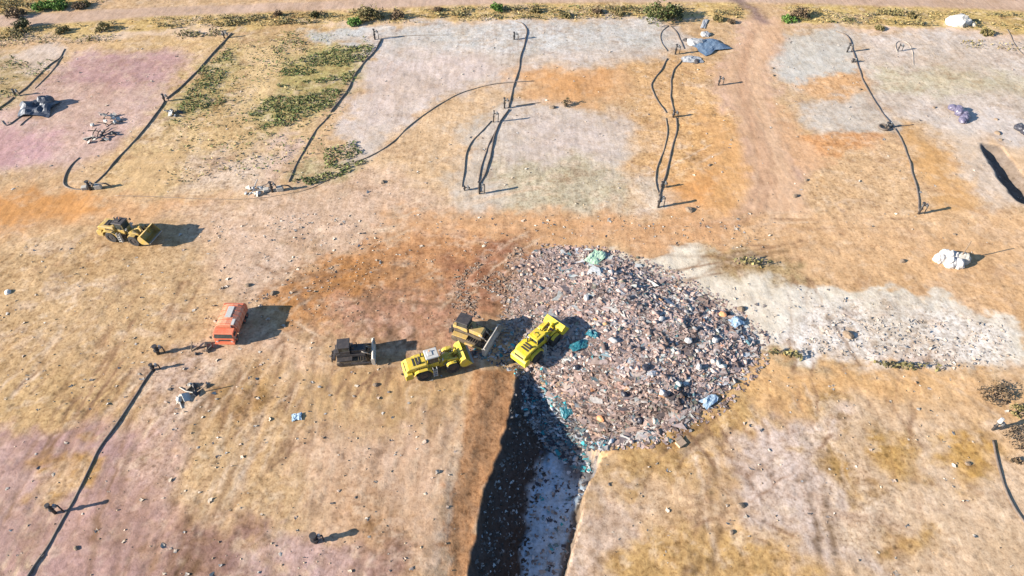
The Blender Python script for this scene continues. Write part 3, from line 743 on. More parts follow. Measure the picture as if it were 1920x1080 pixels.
S = [(1236, 28, 3.6, 3.2, GREEN, 'largest round dark green bush on the verge below the far road'),
     (1262, 26, 2.4, 2.4, [(.035, .05, .018), (.05, .06, .02)], 'very dark bush pressed against the right side of the largest verge bush'),
     (692, 28, 2.4, 2.6, OLIVE, 'olive brown bush at the left end of the pale field top edge'),
     (664, 38, 1.6, 1.1, BRIGHT, 'low bright green bush left of the olive brown bush'),
     (745, 26, 1.5, 1.6, BROWN, 'small brown bush right of the olive brown bush'),
     (44, 46, 1.9, 2.2, [(.05, .055, .02), (.07, .07, .03)], 'dark bush at the road edge near the left end of the verge'),
     (194, 48, 1.5, 1.6, OLIVE, 'grey brown bush on the verge right of the dark bush'),
     (118, 52, 1.5, 1.0, OLIVE, 'low spreading olive bush between the dark bush and the grey brown bush'),
     (523, 22, .9, 1.1, BROWN, 'tiny dark bush beside the road bend, left of a pair'),
     (590, 24, 1.2, 1.0, [(.07, .06, .02), (.10, .09, .03)], 'small squat dark bush beside the road bend, right of a pair'),
     (932, 12, 1.7, 1.4, BRIGHT, 'green bush with a long shadow on the middle of the verge'),
     (822, 12, 1.0, .8, BROWN, 'tiny brown bush left of the middle green bush'),
     (1500, 24, 1.9, 2.1, BROWN, 'purplish brown bush right of the access track mouth'),
     (1478, 31, 1.5, .9, BRIGHT, 'low green bush at the foot of the purplish brown bush'),
     (1160, 20, 1.0, .9, OLIVE, 'small olive bush left of the largest verge bush'),
     (1120, 16, 1.1, .8, BROWN, 'low brown bush two bushes left of the largest verge bush'),
     (1345, 30, 1.1, .8, OLIVE, 'low olive bush between the largest bush and the access track'),
     (1370, 36, .9, .7, BROWN, 'small brown bush beside the access track mouth'),
     (110, 6, 2.6, 2.0, BRIGHT, 'bright green bush on the far side of the road at upper left'),
     (80, 10, 2.0, 1.6, BRIGHT, 'second bright green bush left of its twin beyond the road'),
     (30, 22, 2.0, 1.5, BROWN, 'brown scrub bush beyond the road at the far left'),
     (150, 8, 1.4, 1.2, BROWN, 'dark brown bush right of the bright green bushes beyond the road'),
     (160, 3, 1.3, 1.0, OLIVE, 'olive bush behind the dark brown bush beyond the road'),
     (1710, 24, 1.0, .8, OLIVE, 'small olive bush at the left of the white mound'),
     (1648, 47, 1.0, .7, OLIVE, 'low olive bush on the edge of the right pale field'),
     (1850, 56, 1.3, .8, OLIVE, 'low olive bush right of the white mound'),
     (1005, 14, 1.3, .9, OLIVE, 'olive bush a little right of the middle green bush'),
     (1060, 24, 1.3, .8, OLIVE, 'olive bush halfway between middle and largest verge bush')]
for px, py, rd, hg, cl, lb in S: shrub(P(px, py + 8), rd * 1.05, hg, cl, lb)
shrub(P(1868, 742), 1.9, .9, BROWN, 'dry brown bush below the right end of the pale band', 'dry_bush', 'bush', 'dry bushes by the right edge', 26, .2)
shrub(P(1908, 775), 1.0, .7, OLIVE, 'olive dry bush between the brown bush and the right edge', 'dry_bush', 'bush', 'dry bushes by the right edge', 14, .2)
shrub(P(1912, 826), 1.7, 1.5, [(.05, .04, .03), (.09, .065, .045), (.14, .1, .06)], 'darkest dry bush right of the grey topped wellhead', 'dry_bush', 'bush', 'dry bushes by the right edge', 30, .2)
shrub(P(1908, 868), .8, .6, BROWN, 'small dry bush below the darkest bush', 'dry_bush', 'bush', 'dry bushes by the right edge', 10, .2)
shrub(P(1062, 197), 1.0, 1.3, [(.05, .04, .03), (.08, .07, .03)], 'lone dark weed bush on the orange patch by the middle pipes', 'dry_bush', 'bush', None, 12, .18)

def cover(name, regions, size, hgt, cols, wts, label, cat, thr=-.05, sc_n=3.0):
    parts = []
    for poly, n in regions:
        xy = sample_poly(poly, n)
        k = fbm(xy[:, 0] / (sc_n * 1.5), xy[:, 1] / (sc_n * .8), 131, 4, .6)
        xy = xy[k > thr]; n = len(xy)
        s = size * RNG.uniform(.5, 1.5, n)
        pos = np.column_stack([xy, H(xy[:, 0], xy[:, 1]) + hgt * RNG.uniform(.05, 1, n)])
        parts.append((T_LEAF, pos, np.stack([s, s, s], 1), rand_rot(n, .9), palette(n, cols, wts, .2), .06))
    tag(cloud(name, parts, M['leaf']), label, cat, kind='stuff')
cover('green_weeds', [([(530, 118), (640, 88), (705, 86), (660, 150), (620, 200), (560, 225), (505, 255), (465, 215), (515, 175)], 6000), ([(345, 170), (440, 90), (560, 60), (700, 70), (640, 220), (560, 330), (420, 320), (300, 250)], 1800),
                      ([(350, 175), (375, 130), (430, 90), (440, 125), (400, 170), (425, 190), (350, 215), (318, 230)], 1500),
                      ([(545, 345), (575, 315), (660, 302), (690, 302), (640, 330), (570, 352)], 900), ([(600, 280), (665, 265), (680, 290), (610, 315)], 450),
                      ([(-40, 150), (20, 105), (60, 120), (120, 100), (60, 160), (0, 210), (-60, 230)], 900), ([(520, 62), (560, 58), (580, 100), (540, 120), (510, 100)], 400),
                      ([(1480, 30), (1600, 36), (1600, 44), (1480, 40)], 500), ([(1000, 8), (1300, 20), (1300, 32), (1000, 30)], 500)],
      .34, .3, [(.10, .13, .035), (.065, .095, .025), (.15, .155, .05), (.21, .19, .08)], [4, 3, 4, 3], 'patches of low green weeds growing between the left pipelines', 'weeds', -.1)
cover('dry_grass', [([(-60, 62), (300, 34), (640, 22), (1000, 10), (1390, 14), (1390, 36), (1000, 38), (640, 46), (300, 54), (-60, 84)], 7000),
                    ([(1470, 14), (1700, 20), (1980, 28), (1980, 62), (1700, 50), (1480, 42)], 2600),
                    ([(-60, 78), (220, 66), (220, 80), (-60, 92)], 700), ([(-60, -20), (320, -20), (160, 12), (-60, 34)], 2500),
                    ([(410, 80), (560, 65), (560, 330), (300, 345), (330, 220)], 1500), ([(1800, 75), (1960, 85), (1960, 100), (1800, 90)], 400), ([(1760, -20), (2000, -20), (2000, 0), (1780, 4)], 600)],
      .32, .35, [(.34, .25, .10), (.22, .17, .07), (.15, .13, .045), (.40, .31, .15)], [3, 4, 4, 2], 'dry straw coloured grass and scrub along the far verge', 'grass', .0, 4.0)

cover('scrub', [([(-60, 64), (300, 38), (640, 26), (720, 20), (720, 38), (640, 44), (300, 56), (-60, 80)], 9000), ([(740, 18), (1000, 12), (1390, 18), (1390, 36), (1000, 36), (740, 36)], 6000), ([(1470, 16), (1700, 22), (1980, 32), (1980, 60), (1700, 50), (1480, 40)], 5000),
                ([(130, 72), (460, 56), (460, 66), (130, 84)], 1500), ([(-60, -20), (200, -20), (130, 16), (-60, 32)], 4000), ([(1440, 655), (1600, 676), (1760, 688), (1760, 696), (1600, 686), (1440, 668)], 500), ([(1350, 490), (1400, 482), (1530, 508), (1450, 522)], 300)],
      .42, .75, [(.20, .165, .065), (.14, .12, .05), (.24, .20, .085), (.17, .125, .07)], [4, 3, 3, 2], 'clumps of low dark scrub dotted through the verge grass', 'scrub', .22, 3.2)

# ------------------------------------------------------------------ pipes
def smooth_path(pts, n=6):
    p = np.array(pts, float); out = []
    q = np.vstack([2 * p[0] - p[1], p, 2 * p[-1] - p[-2]])
    for i in range(1, len(q) - 2):
        for k in range(n):
            t = k / n; a, b, c, d = q[i - 1], q[i], q[i + 1], q[i + 2]
            out.append(.5 * (2 * b + (c - a) * t + (2 * a - 5 * b + 4 * c - d) * t * t + (3 * b - a - 3 * c + d) * t ** 3))
    out.append(p[-1]); return np.array(out)
def pipe(name, px, r, mat, label, cat='pipe', grp='gas pipes laid over the ground', wob=.12):
    r *= .74
    w = smooth_path(GP(px))
    d = np.concatenate([[0], np.cumsum(np.linalg.norm(np.diff(w, axis=0), axis=1))])
    m = max(3, int(d[-1] / .55)); dd = np.linspace(0, d[-1], m)
    x = np.interp(dd, d, w[:, 0]); y = np.interp(dd, d, w[:, 1])
    sd = random.randint(1, 999)
    x = x + wob * 2 * fbm(dd / 5, dd * 0 + sd, sd, 2); y = y + wob * fbm(dd / 5, dd * 0 + sd + 5, sd, 2)
    z = H(x, y); z = np.convolve(np.pad(z, 1, mode='edge'), [.25, .5, .25], 'valid') + r * .35 + r * .5 * fbm(dd / 2.5, dd * 0 + sd + 9, sd, 2)
    b = MB(); b.tube(list(zip(x, y, z)), r, 8)
    c0 = Vector((x[0], y[0], z[0])); b.v = [tuple(Vector(v) - c0) for v in b.v]
    o = b.build(name, mat, smooth=True); o.location = c0
    return tag(o, label, cat, grp)
pipe('gas_pipe', [(436, 64), (410, 90), (385, 118), (350, 152), (312, 186)], .20, M['pipe'], 'upper half of the long diagonal pipe left of the green weeds')
pipe('gas_pipe', [(308, 190), (296, 212), (278, 235), (248, 268), (205, 314), (172, 348)], .17, M['pipe'], 'lower half of the long diagonal pipe ending above the orange haul road')
pipe('gas_pipe', [(149, 295), (138, 305), (126, 322), (120, 343), (132, 352), (158, 354)], .17, M['pipe'], 'short hook shaped pipe left of the wellhead above the haul road')
pipe('gas_pipe', [(717, 74), (700, 98), (678, 124), (660, 155), (640, 184), (620, 210)], .20, M['pipe'], 'upper pipe bordering the right side of the green weeds')
pipe('gas_pipe', [(617, 214), (598, 238), (575, 272), (555, 308), (541, 342)], .15, M['pipe'], 'lower pipe running down to the wellhead beside pale scraps')
pipe('gas_hose', [(664, 306), (700, 290), (738, 266), (768, 238), (800, 213), (838, 188), (880, 170), (930, 158), (1000, 152)], .13, M['hose'], 'thin hose curving across the pale field towards the orange patch', 'hose')
pipe('gas_hose', [(660, 308), (610, 340), (560, 360), (480, 372), (400, 373), (300, 368), (215, 366)], .06, M['hose'], 'very thin hose along the top edge of the haul road', 'hose')
pipe('gas_pipe', [(968, 42), (980, 45), (987, 58), (984, 76), (978, 105), (970, 140), (960, 180), (953, 202)], .17, M['pipe'], 'upper pipe of the middle line crossing the pale field')
pipe('gas_pipe', [(955, 206), (940, 228), (928, 256), (922, 285), (912, 322), (899, 346), (898, 360)], .18, M['pipe'], 'right strand of the paired lower pipes in the middle')
pipe('gas_pipe', [(930, 246), (916, 275), (906, 305), (899, 335), (897, 352)], .13, M['pipe'], 'left strand of the paired lower pipes in the middle')
pipe('gas_pipe', [(921, 228), (905, 244), (885, 265), (875, 290), (871, 320), (865, 350)], .13, M['hose'], 'single bowed pipe left of the paired lower pipes')
pipe('gas_pipe', [(1252, 49), (1242, 58), (1239, 70), (1243, 84), (1252, 96)], .13, M['hose'], 'left half of the pipe loop near the dark blue shade sheet')
pipe('gas_pipe', [(1256, 49), (1268, 60), (1276, 75), (1284, 92)], .16, M['pipe'], 'right half of the pipe loop near the dark blue shade sheet')
pipe('gas_pipe', [(1252, 110), (1240, 130), (1226, 150), (1222, 165), (1232, 190), (1248, 212)], .14, M['pipe'], 'bowed left pipe between loop and middle wellhead on the orange ground')
pipe('gas_pipe', [(1279, 110), (1264, 132), (1257, 152), (1259, 180), (1264, 210)], .14, M['pipe'], 'straighter right pipe between loop and middle wellhead on the orange ground')
pipe('gas_pipe', [(1250, 222), (1252, 250), (1245, 278), (1234, 310), (1230, 335), (1236, 362)], .13, M['hose'], 'left pipe running below the middle wellhead on the orange ground')
pipe('gas_pipe', [(1267, 222), (1268, 240), (1262, 268), (1255, 300), (1248, 325), (1238, 352), (1234, 380)], .16, M['pipe'], 'right pipe running below the middle wellhead on the orange ground')
pipe('gas_pipe', [(1568, 60), (1588, 68), (1596, 84), (1604, 110), (1615, 142), (1624, 165), (1640, 192), (1656, 216), (1674, 238)], .18, M['pipe'], 'upper pipe of the right line through the pale field')
pipe('gas_pipe', [(1677, 242), (1690, 262), (1700, 290), (1710, 325), (1720, 360), (1723, 396)], .17, M['pipe'], 'lower pipe of the right line across sandy ground')
pipe('gas_hose', [(1681, 98), (1679, 84), (1690, 78), (1704, 84), (1712, 100), (1714, 122)], .09, M['palehose'], 'faint pale hose bent in the right pale field', 'hose')
pipe('gas_pipe', [(124, 92), (112, 108), (92, 122), (72, 142), (52, 162), (34, 176)], .15, M['pipe'], 'leftmost weed lined pipe at the upper left edge')
pipe('gas_pipe', [(116, 106), (100, 128), (82, 148), (64, 166)], .11, M['hose'], 'short pipe beside the leftmost weed lined pipe')
pipe('gas_pipe', [(26, 182), (10, 195), (-14, 214), (-40, 236)], .17, M['pipe'], 'pipe leaving the photo at the upper left edge')
pipe('gas_pipe', [(60, 196), (34, 222), (14, 236), (2, 226)], .13, M['pipe'], 'bent pipe end left of the dark blue heap')
pipe('gas_pipe', [(62, 214), (48, 226), (38, 236)], .11, M['pipe'], 'short pipe stub below the dark blue heap')
pipe('gas_pipe', [(287, 692), (276, 706), (258, 732), (240, 758), (215, 800), (186, 842), (168, 878), (146, 920), (118, 968), (90, 1020), (60, 1070), (20, 1150)], .15, M['pipe'], 'thick long dark pipe crossing the mauve ground at lower left')
pipe('gas_pipe', [(1862, 826), (1868, 855), (1878, 890), (1890, 925), (1906, 955), (1930, 990)], .17, M['pipe'], 'brown pipe running down the lower right edge')
pipe('gas_pipe', [(1886, 56), (1896, 72), (1904, 88), (1922, 106), (1950, 130)], .13, M['hose'], 'pipe at the upper right corner')
pipe('gas_pipe', [(718, 71), (745, 69), (790, 66), (840, 66)], .09, M['hose'], 'thin pipe running right from the wellhead above the green weeds')
pipe('gas_pipe', [(962, 200), (990, 196), (1010, 194)], .1, M['hose'], 'short side pipe right of the middle line joint')
pipe('gas_pipe', [(1664, 240), (1690, 237), (1712, 234)], .1, M['pipe'], 'short side pipe right of the ringed wellhead')

# ------------------------------------------------------------------ wellheads
def wellhead(px, py, h, label, kind='plain', r=.17, rz=0.0, lean=0.0):
    r *= .8; h *= .85
    p = P(px, py)
    e = empty('gas_wellhead', p, rz, label, 'wellhead', 'gas wellheads on the pipelines', (lean, lean * .6))
    MB().tube([(0, 0, -.4), (0, 0, h * .55), (0, 0, h)], r, 12).build('riser_pipe', M['well'], e, smooth=True)
    MB().cyl((0, 0, h - .02), (0, 0, h + .12), r * 1.45, 14).build('cap', M['well'], e, .02)
    MB().cyl((0, 0, h * .5 - .07), (0, 0, h * .5 + .07), r * 1.6, 14).build('flange', M['well'], e, .02)
    v = MB(); v.cyl((r * .8, 0, h * .8), (.75, 0, h * .8), .08, 10).cyl((.75, 0, h * .8 + .08), (.75, 0, .05), .07, 10); v.build('side_arm', M['well'], e, smooth=True)
    MB().box((.5, 0, h * .8), (.26, .3, .3)).cyl((.5, 0, h * .8 + .12), (.5, 0, h * .8 + .3), .13, 10).build('valve', M['valve'], e, .02)
    if kind == 'pad': MB().box((.2, .1, .08), (1.9, 1.5, .35), .2).build('concrete_pad', M['concrete'], e, .05)
    if kind == 'ring':
        MB().ring((-.6, -.2, .3), .75, .17).build('hose_loop', M['pipe'], e, smooth=True)
    if kind == 'manifold':
        MB().box((1.1, .3, .4), (.9, .7, .7), .2).build('manifold_box', M['concrete'], e, .06); MB().box((-.9, .2, .25), (.8, .7, .45), .3).build('manifold_box', M['concrete'], e, .06)
        MB().tube([(1.4, .2, 1.0), (2.3, .5, .8), (2.9, .6, .15)], .12, 8).build('drain_hose', M['pipe'], e, smooth=True)
    if kind == 'greytop': MB().cyl((0, 0, h + .1), (0, 0, h + .75), r * 1.9, 14, r * 1.5).build('grey_housing', M['palegrey'], e, .04)
    return e
wellhead(170, 356, 1.7, 'wellhead with pale boxes at the foot of the long diagonal pipe', 'manifold', .26)
wellhead(511, 360, 2.0, 'wellhead with pale boxes below the green weeds beside the haul road', 'manifold', .22)
wellhead(309, 190, 1.5, 'wellhead at the joint halfway along the long diagonal pipe', 'plain', .2)
wellhead(421, 72, 1.6, 'wellhead at the top of the long diagonal pipe')
wellhead(703, 74, 2.3, 'wellhead at the top of the pipe bordering the green weeds', 'plain', .2)
wellhead(964, 74, 1.6, 'short wellhead left of the middle pipe near its top', 'plain', .2)
wellhead(946, 203, 2.2, 'tall wellhead at the joint of the middle line', 'plain', .17)
wellhead(925, 229, 2.6, 'thin leaning wellhead left of the middle line joint', 'plain', .12, 0, .12)
wellhead(899, 363, 2.4, 'wellhead where the paired lower pipes meet', 'plain', .17)
wellhead(871, 357, .8, 'very short wellhead at the foot of the single bowed pipe', 'plain', .14)
wellhead(1266, 102, 2.2, 'wellhead inside the pipe loop near the dark blue shade sheet', 'plain', .2)
wellhead(1262, 220, 1.3, 'wellhead joining two pairs of pipes on the orange ground', 'plain', .2)
wellhead(1234, 389, 2.5, 'wellhead at the foot of the paired pipes above the haul road', 'plain', .2)
wellhead(1240, 352, 1.2, 'low grey valved wellhead among scraps just above the foot of the paired pipes', 'plain', .15)
wellhead(1588, 98, 2.0, 'tall wellhead near the top of the right line', 'plain', .18)
wellhead(1598, 117, .7, 'stubby wellhead just below the tall one on the right line', 'plain', .2)
wellhead(1662, 240, 1.1, 'wellhead with a coiled hose ring on the right line', 'ring', .24)
wellhead(1722, 401, 2.2, 'wellhead at the lower end of the right line', 'plain', .2)
wellhead(1683, 96, 1.6, 'faint wellhead by the pale hose in the right field', 'plain', .12)
wellhead(104, 962, 2.0, 'wellhead left of the thick dark pipe on mauve ground', 'plain', .2, .2, .05)
wellhead(592, 1016, 1.5, 'lone dark wellhead on bare sand near the bottom of the photo', 'plain', .3, .2)
wellhead(297, 663, 1.5, 'wellhead beyond the upper end of the thick dark pipe', 'plain', .26, .2)
wellhead(288, 694, 1.1, 'wellhead capping the upper end of the thick dark pipe', 'plain', .2, .2)
wellhead(1861, 806, 1.6, 'grey topped wellhead at the head of the lower right pipe', 'greytop', .16)
wellhead(30, 180, 1.4, 'wellhead at the joint of the leftmost pipes', 'plain', .2)
wellhead(1347, 160, 1.9, 'solitary brown post beside the access track', 'plain', .17)

# ------------------------------------------------------------------ machines
def wheel(parent, x, y, r, w, rim_mat, name='wheel'):
    b = MB(); n = 28; s = w / 2
    prof = [(r * .55, -s), (r * .9, -s), (r, -s * .7), (r, s * .7), (r * .9, s), (r * .55, s)]
    vs = []; fs = []; m = len(prof)
    for k in range(n):
        a = 2 * math.pi * k / n
        for rr, yy in prof:
            g = 1.0 - (.045 if (k % 2 and rr > r * .95) else 0)
            vs.append((x + math.cos(a) * rr * g, y + yy, r + math.sin(a) * rr * g))
    for k in range(n):
        for j in range(m):
            fs.append((k * m + j, k * m + (j + 1) % m, ((k + 1) % n) * m + (j + 1) % m, ((k + 1) % n) * m + j))
    b.add(vs, fs); t = b.build(name, M['rubber'], parent)
    q = MB(); q.cyl((x, y - s * .8, r), (x, y + s * .8, r), r * .58, 20).cyl((x, y - s * .95, r), (x, y + s * .95, r), r * .25, 12)
    q.build('rim', rim_mat, t, .02)
    return t

def bucket_parts(root, x, z, w, mat, ang=0.0, sc=1.0):
    out = [(1.0, 1.62), (.35, 1.5), (-.02, 1.1), (-.1, .62), (.1, .2), (.55, 0), (1.55, -.04)]
    inn = [(1.55, .04), (.6, .09), (.2, .26), (.02, .64), (.09, 1.06), (.4, 1.42), (1.0, 1.54)]
    ca, sa = math.cos(ang), math.sin(ang)
    tr = lambda p: (x + sc * (p[0] * ca - p[1] * sa), z + sc * (p[0] * sa + p[1] * ca))
    b = MB(); b.prism([tr(p) for p in out + inn], -w / 2, w / 2)
    side = [tr(p) for p in out]
    for s in (-1, 1): b.prism(side, s * w / 2 - .03 + s * .033, s * w / 2 + .03 + s * .033)
    for yy in (-.9, -.3, .3, .9): b.prism([tr(p) for p in [(-.1, .62), (-.02, 1.1), (.35, 1.5), (-.1, 1.3), (-.25, .8)]], yy - .06, yy + .06)
    o = b.build('bucket', mat, root)
    e = MB(); e.prism([tr(p) for p in [(1.45, -.06), (1.75, -.05), (1.75, 0), (1.45, .06)]], -w / 2, w / 2); e.build('cutting_edge', M['steel'], o)
    return o

def loader(loc, rz, pm, label, tilt=(0, 0), bucket_z=.35, bucket_ang=.0, boom_up=0.0, roof=None, scale=1.0, step=True, reach=3.3):
    e = empty('wheel_loader', loc, rz, label, 'wheel loader', 'wheel loaders', tilt); e.scale = (scale,) * 3
    # rear frame and engine cover
    b = MB(); b.box((-2.0, 0, 1.15), (3.9, 1.5, .7)).box((-.3, 0, 1.1), (1.0, .8, .5)); b.build('rear_frame', M['soot'], e, .04)
    b = MB(); b.prism([(-4.75, .85), (-4.75, 1.75), (-4.45, 1.98), (-3.7, 1.98), (-3.7, .85)], -1.38, 1.38); b.build('counterweight', pm, e, .08)
    h = MB(); h.prism([(-4.55, 1.99), (-4.45, 2.42), (-4.1, 2.62), (-1.75, 2.78), (-1.5, 2.72), (-1.5, 1.5), (-3.69, 1.5), (-3.69, 1.99)], -1.05, 1.05); hood = h.build('hood', pm, e, .10)
    g = MB(); g.box((-4.53, 0, 2.2), (.06, 1.5, .36)); [g.box((-3.0 + i * .3, s * 1.06, 2.15), (.16, .05, .5)) for i in range(5) for s in (-1, 1)]; g.build('grille', M['soot'], hood)
    v = MB(); [v.box((-3.3 + i * .42, 0, 2.72 + i * .03), (.2, 1.3, .07)) for i in range(3)]; v.build('hood_vent', M['soot'], hood)
    MB().cyl((-2.1, .55, 2.6), (-2.1, .55, 3.5), .1, 12).build('exhaust_pipe', M['soot'], hood, smooth=True)
    MB().cyl((-2.6, -.5, 2.6), (-2.6, -.5, 3.05), .17, 12).build('air_intake', M['soot'], hood, .02)
    for s in (-1, 1):
        f = MB(); f.prism([(-3.62, 1.55), (-3.35, 2.02), (-2.9, 2.2), (-1.7, 2.2), (-1.2, 1.9), (-1.0, 1.3), (-1.1, 1.28), (-1.35, 1.78), (-1.75, 2.08), (-2.9, 2.08), (-3.25, 1.9), (-3.5, 1.5)], s * 1.12, s * 1.56); f.build('fender', pm, e, .02)
        if step:
            l = MB(); l.box((-.72, s * 1.3, 1.35), (.55, .5, .08)).box((-.72, s * 1.42, .95), (.5, .3, .07)).box((-.72, s * 1.45, .55), (.5, .3, .07)).box((-.98, s * 1.4, 1.2), (.06, .36, 1.7)).box((-.46, s * 1.4, 1.2), (.06, .36, 1.7)); l.build('ladder', M['palegrey'], e)
    # cab
    c = MB(); c.box((-.75, 0, 1.85), (1.6, 1.55, .9)); cab = c.build('cab', pm, e, .05)
    MB().box((-.72, 0, 2.86), (1.56, 1.5, 1.1), 0, 0, .92, .9).build('cab_window', M['glass'], cab)
    for i in (-1, 1):
        for j in (-1, 1): MB().tube([(-.72 + i * .78, j * .75, 2.3), (-.72 + i * .71, j * .69, 3.42)], .055, 6).build('cab_post', pm, cab)
    MB().box((-.75, 0, 3.5), (1.85, 1.75, .18), 0, 0, .94, .94).box((-.95, 0, 3.62), (.7, .8, .12)).build('cab_roof', roof or pm, cab, .05)
    for s in (-1, 1): MB().tube([(-.05, s * .8, 3.1), (.15, s * 1.15, 3.2)], .03, 6).box((.15, s * 1.2, 3.05), (.08, .24, .4)).build('mirror', M['soot'], cab)
    w = MB(); w.cyl((-.9, .35, 3.68), (-.9, .35, 3.85), .09, 10); w.build('beacon', M['orangebag'], cab)
    # front frame, boom, bucket
    b = MB(); b.prism([(.1, .8), (.1, 1.5), (.7, 2.0), (1.5, 2.25), (1.9, 2.1), (2.6, 1.2), (2.6, .8)], -.55, .55).box((1.9, 0, .95), (.6, 1.9, .5)); b.build('front_frame', pm, e, .05)
    bx, bz = reach, .75 + boom_up
    for s in (-1, 1):
        a = MB(); a.prism([(1.15, 2.32), (1.5, 2.45), (2.6, 2.0 + boom_up * .6), (bx + .25, bz + .22), (bx + .25, bz - .12), (bx - .1, bz - .15), (2.4, 1.55 + boom_up * .6), (1.2, 2.0)], s * .86 - .11, s * .86 + .11); a.build('boom_arm', pm, e, .03)
        hy = MB(); hy.cyl((.7, s * .62, 1.2), (2.1, s * .66, 1.75 + boom_up * .5), .1, 10).cyl((2.1, s * .66, 1.75 + boom_up * .5), (2.6, s * .68, 1.9 + boom_up * .6), .06, 10); hy.build('lift_cylinder', M['steel'], e, smooth=True)
        fd = MB(); fd.prism([(.95, 1.75), (1.2, 2.06), (1.6, 2.16), (2.3, 2.12), (2.3, 2.04), (1.62, 2.07), (1.28, 1.97), (1.05, 1.7)], s * 1.12, s * 1.56); fd.build('fender', pm, e)
        MB().tube([(.55, s * .6, 1.9), (.55, s * .75, 2.5)], .04, 6).box((.6, s * .78, 2.6), (.15, .28, .22)).build('headlight', M['palegrey'], e)
    z = MB(); z.tube([(1.5, 0, 2.25), (2.5, 0, 2.35 + boom_up * .7)], .11, 8).prism([(2.35, 1.6 + boom_up * .6), (2.75, 2.0 + boom_up * .6), (2.6, 2.75 + boom_up * .6), (2.35, 2.7 + boom_up * .6), (2.3, 2.1 + boom_up * .6)], -.13, .13).tube([(2.55, 0, 2.6 + boom_up * .6), (bx + .1, 0, bz + .75)], .07, 8); z.build('tilt_link', pm, e)
    bucket_parts(e, bx + .22, bz - .55 + (bucket_z - .35), 3.25, pm, bucket_ang, 1.0)
    for x in (-2.3, 1.75):
        for s in (-1, 1): wheel(e, x, s * 1.2, 1.0, .76, M['soot'])
    MB().cyl((-2.3, -1.0, .93), (-2.3, 1.0, .93), .2, 10).cyl((1.75, -1.0, .93), (1.75, 1.0, .93), .2, 10).build('axle', M['soot'], e)
    return e

def dozer(loc, rz, pm, body2, blade_m, label, tilt=(0, 0), scale=1.0, cabm=None, bw=3.9):
    e = empty('bulldozer', loc, rz, label, 'bulldozer', 'bulldozers', tilt); e.scale = (scale,) * 3
    for s in (-1, 1):
        out = [(-2.2, .55), (-2.1, .2), (-1.8, 0), (1.5, 0), (1.85, .25), (1.9, .6), (1.6, .95), (.4, 1.0), (-1.7, 1.05), (-2.1, .85)]
        t = MB(); t.prism(out, s * 1.15 - .3, s * 1.15 + .3)
        # grousers
        for k in range(11): t.box((-1.8 + k * .33, s * 1.15, -.0), (.07, .62, .1)); t.box((-1.7 + k * .31, s * 1.15, 1.03), (.07, .62, .1))
        tr = t.build('track', M['track'], e, .02)
        r = MB(); r.box((-.15, s * 1.15, .48), (2.8, .66, .36)); [r.cyl((xx, s * 1.15 - .34, .5), (xx, s * 1.15 + .34, .5), .36, 14) for xx in (-1.7, 1.4)]; r.build('track_frame', body2, tr, .03)
        f = MB(); f.box((-1.0, s * 1.2, 1.25), (2.0, .66, .12)); f.build('track_guard', pm, e, .02)
        a = MB(); a.prism([(-.2, .45), (-.2, .7), (2.2, .62), (2.5, .5), (2.5, .32), (2.2, .4)], s * 1.62 - .1, s * 1.62 + .1); a.build('push_arm', pm, e, .02)
        hy = MB(); hy.cyl((1.3, s * .58, 1.75), (2.1, s * .55, 1.1), .09, 10).cyl((2.1, s * .55, 1.1), (2.5, s * .54, .8), .05, 10); hy.build('lift_cylinder', M['steel'], e, smooth=True)
    b = MB(); b.prism([(-2.1, .55), (-2.1, 1.75), (-1.6, 1.85), (-.4, 1.6), (1.7, 1.35), (1.7, .55)], -.8, .8); b.build('body', body2, e, .05)
    h = MB(); h.prism([(-.1, 1.3), (-.1, 2.15), (1.55, 2.0), (1.75, 1.85), (1.75, .8), (1.4, .8)], -.58, .58); hood = h.build('hood', pm, e, .06)
    g = MB(); g.box((1.77, 0, 1.35), (.06, .9, .9)); g.build('grille', M['soot'], hood)
    MB().cyl((.7, .25, 2.0), (.7, .25, 2.75), .08, 10).build('exhaust_pipe', M['soot'], hood, smooth=True)
    MB().cyl((.2, -.25, 2.1), (.2, -.25, 2.5), .13, 10).build('air_intake', M['soot'], hood)
    c = MB(); c.box((-.95, 0, 1.9), (1.5, 1.5, .6)); cab = c.build('cab', cabm or pm, e, .04)
    MB().box((-.95, 0, 2.6), (1.4, 1.4, .85), 0, 0, .92, .92).build('cab_window', M['glass'], cab)
    for i in (-1, 1):
        for j in (-1, 1): MB().tube([(-.95 + i * .7, j * .7, 2.1), (-.95 + i * .66, j * .66, 3.05)], .06, 6).build('cab_post', M['soot'], cab)
    MB().box((-.95, 0, 3.1), (1.75, 1.75, .14), 0, 0, .95, .95).build('cab_roof', cabm or M['soot'], cab, .04)
    MB().box((-1.9, 0, 1.95), (.6, 1.5, .5)).build('fuel_tank', pm, e, .08)
    rp = MB(); rp.box((-2.45, 0, .9), (.3, 1.6, .5)); [rp.prism([(-2.6, 1.1), (-2.85, 1.1), (-2.95, .3), (-2.8, .1), (-2.75, .4), (-2.6, .7)], s * .6 - .07, s * .6 + .07) for s in (-1, 0, 1)]; rp.build('ripper', M['soot'], e, .02)
    out = [(2.72, 1.5), (2.52, 1.2), (2.45, .75), (2.55, .35), (2.8, .02)]
    inn = [(2.86, .06), (2.64, .38), (2.55, .76), (2.61, 1.16), (2.8, 1.5)]
    bl = MB(); bl.prism(out + inn, -bw / 2, bw / 2); [bl.prism([(2.45, 1.4), (2.95, 1.5), (2.95, .05), (2.5, .3)], s * bw / 2 - .03 + s * .035, s * bw / 2 + .03 + s * .035) for s in (-1, 1)]; blade = bl.build('blade', blade_m, e, .02)
    MB().box((2.86, 0, .05), (.16, bw, .08), 0, .8).build('cutting_edge', M['steel'], blade)
    return e

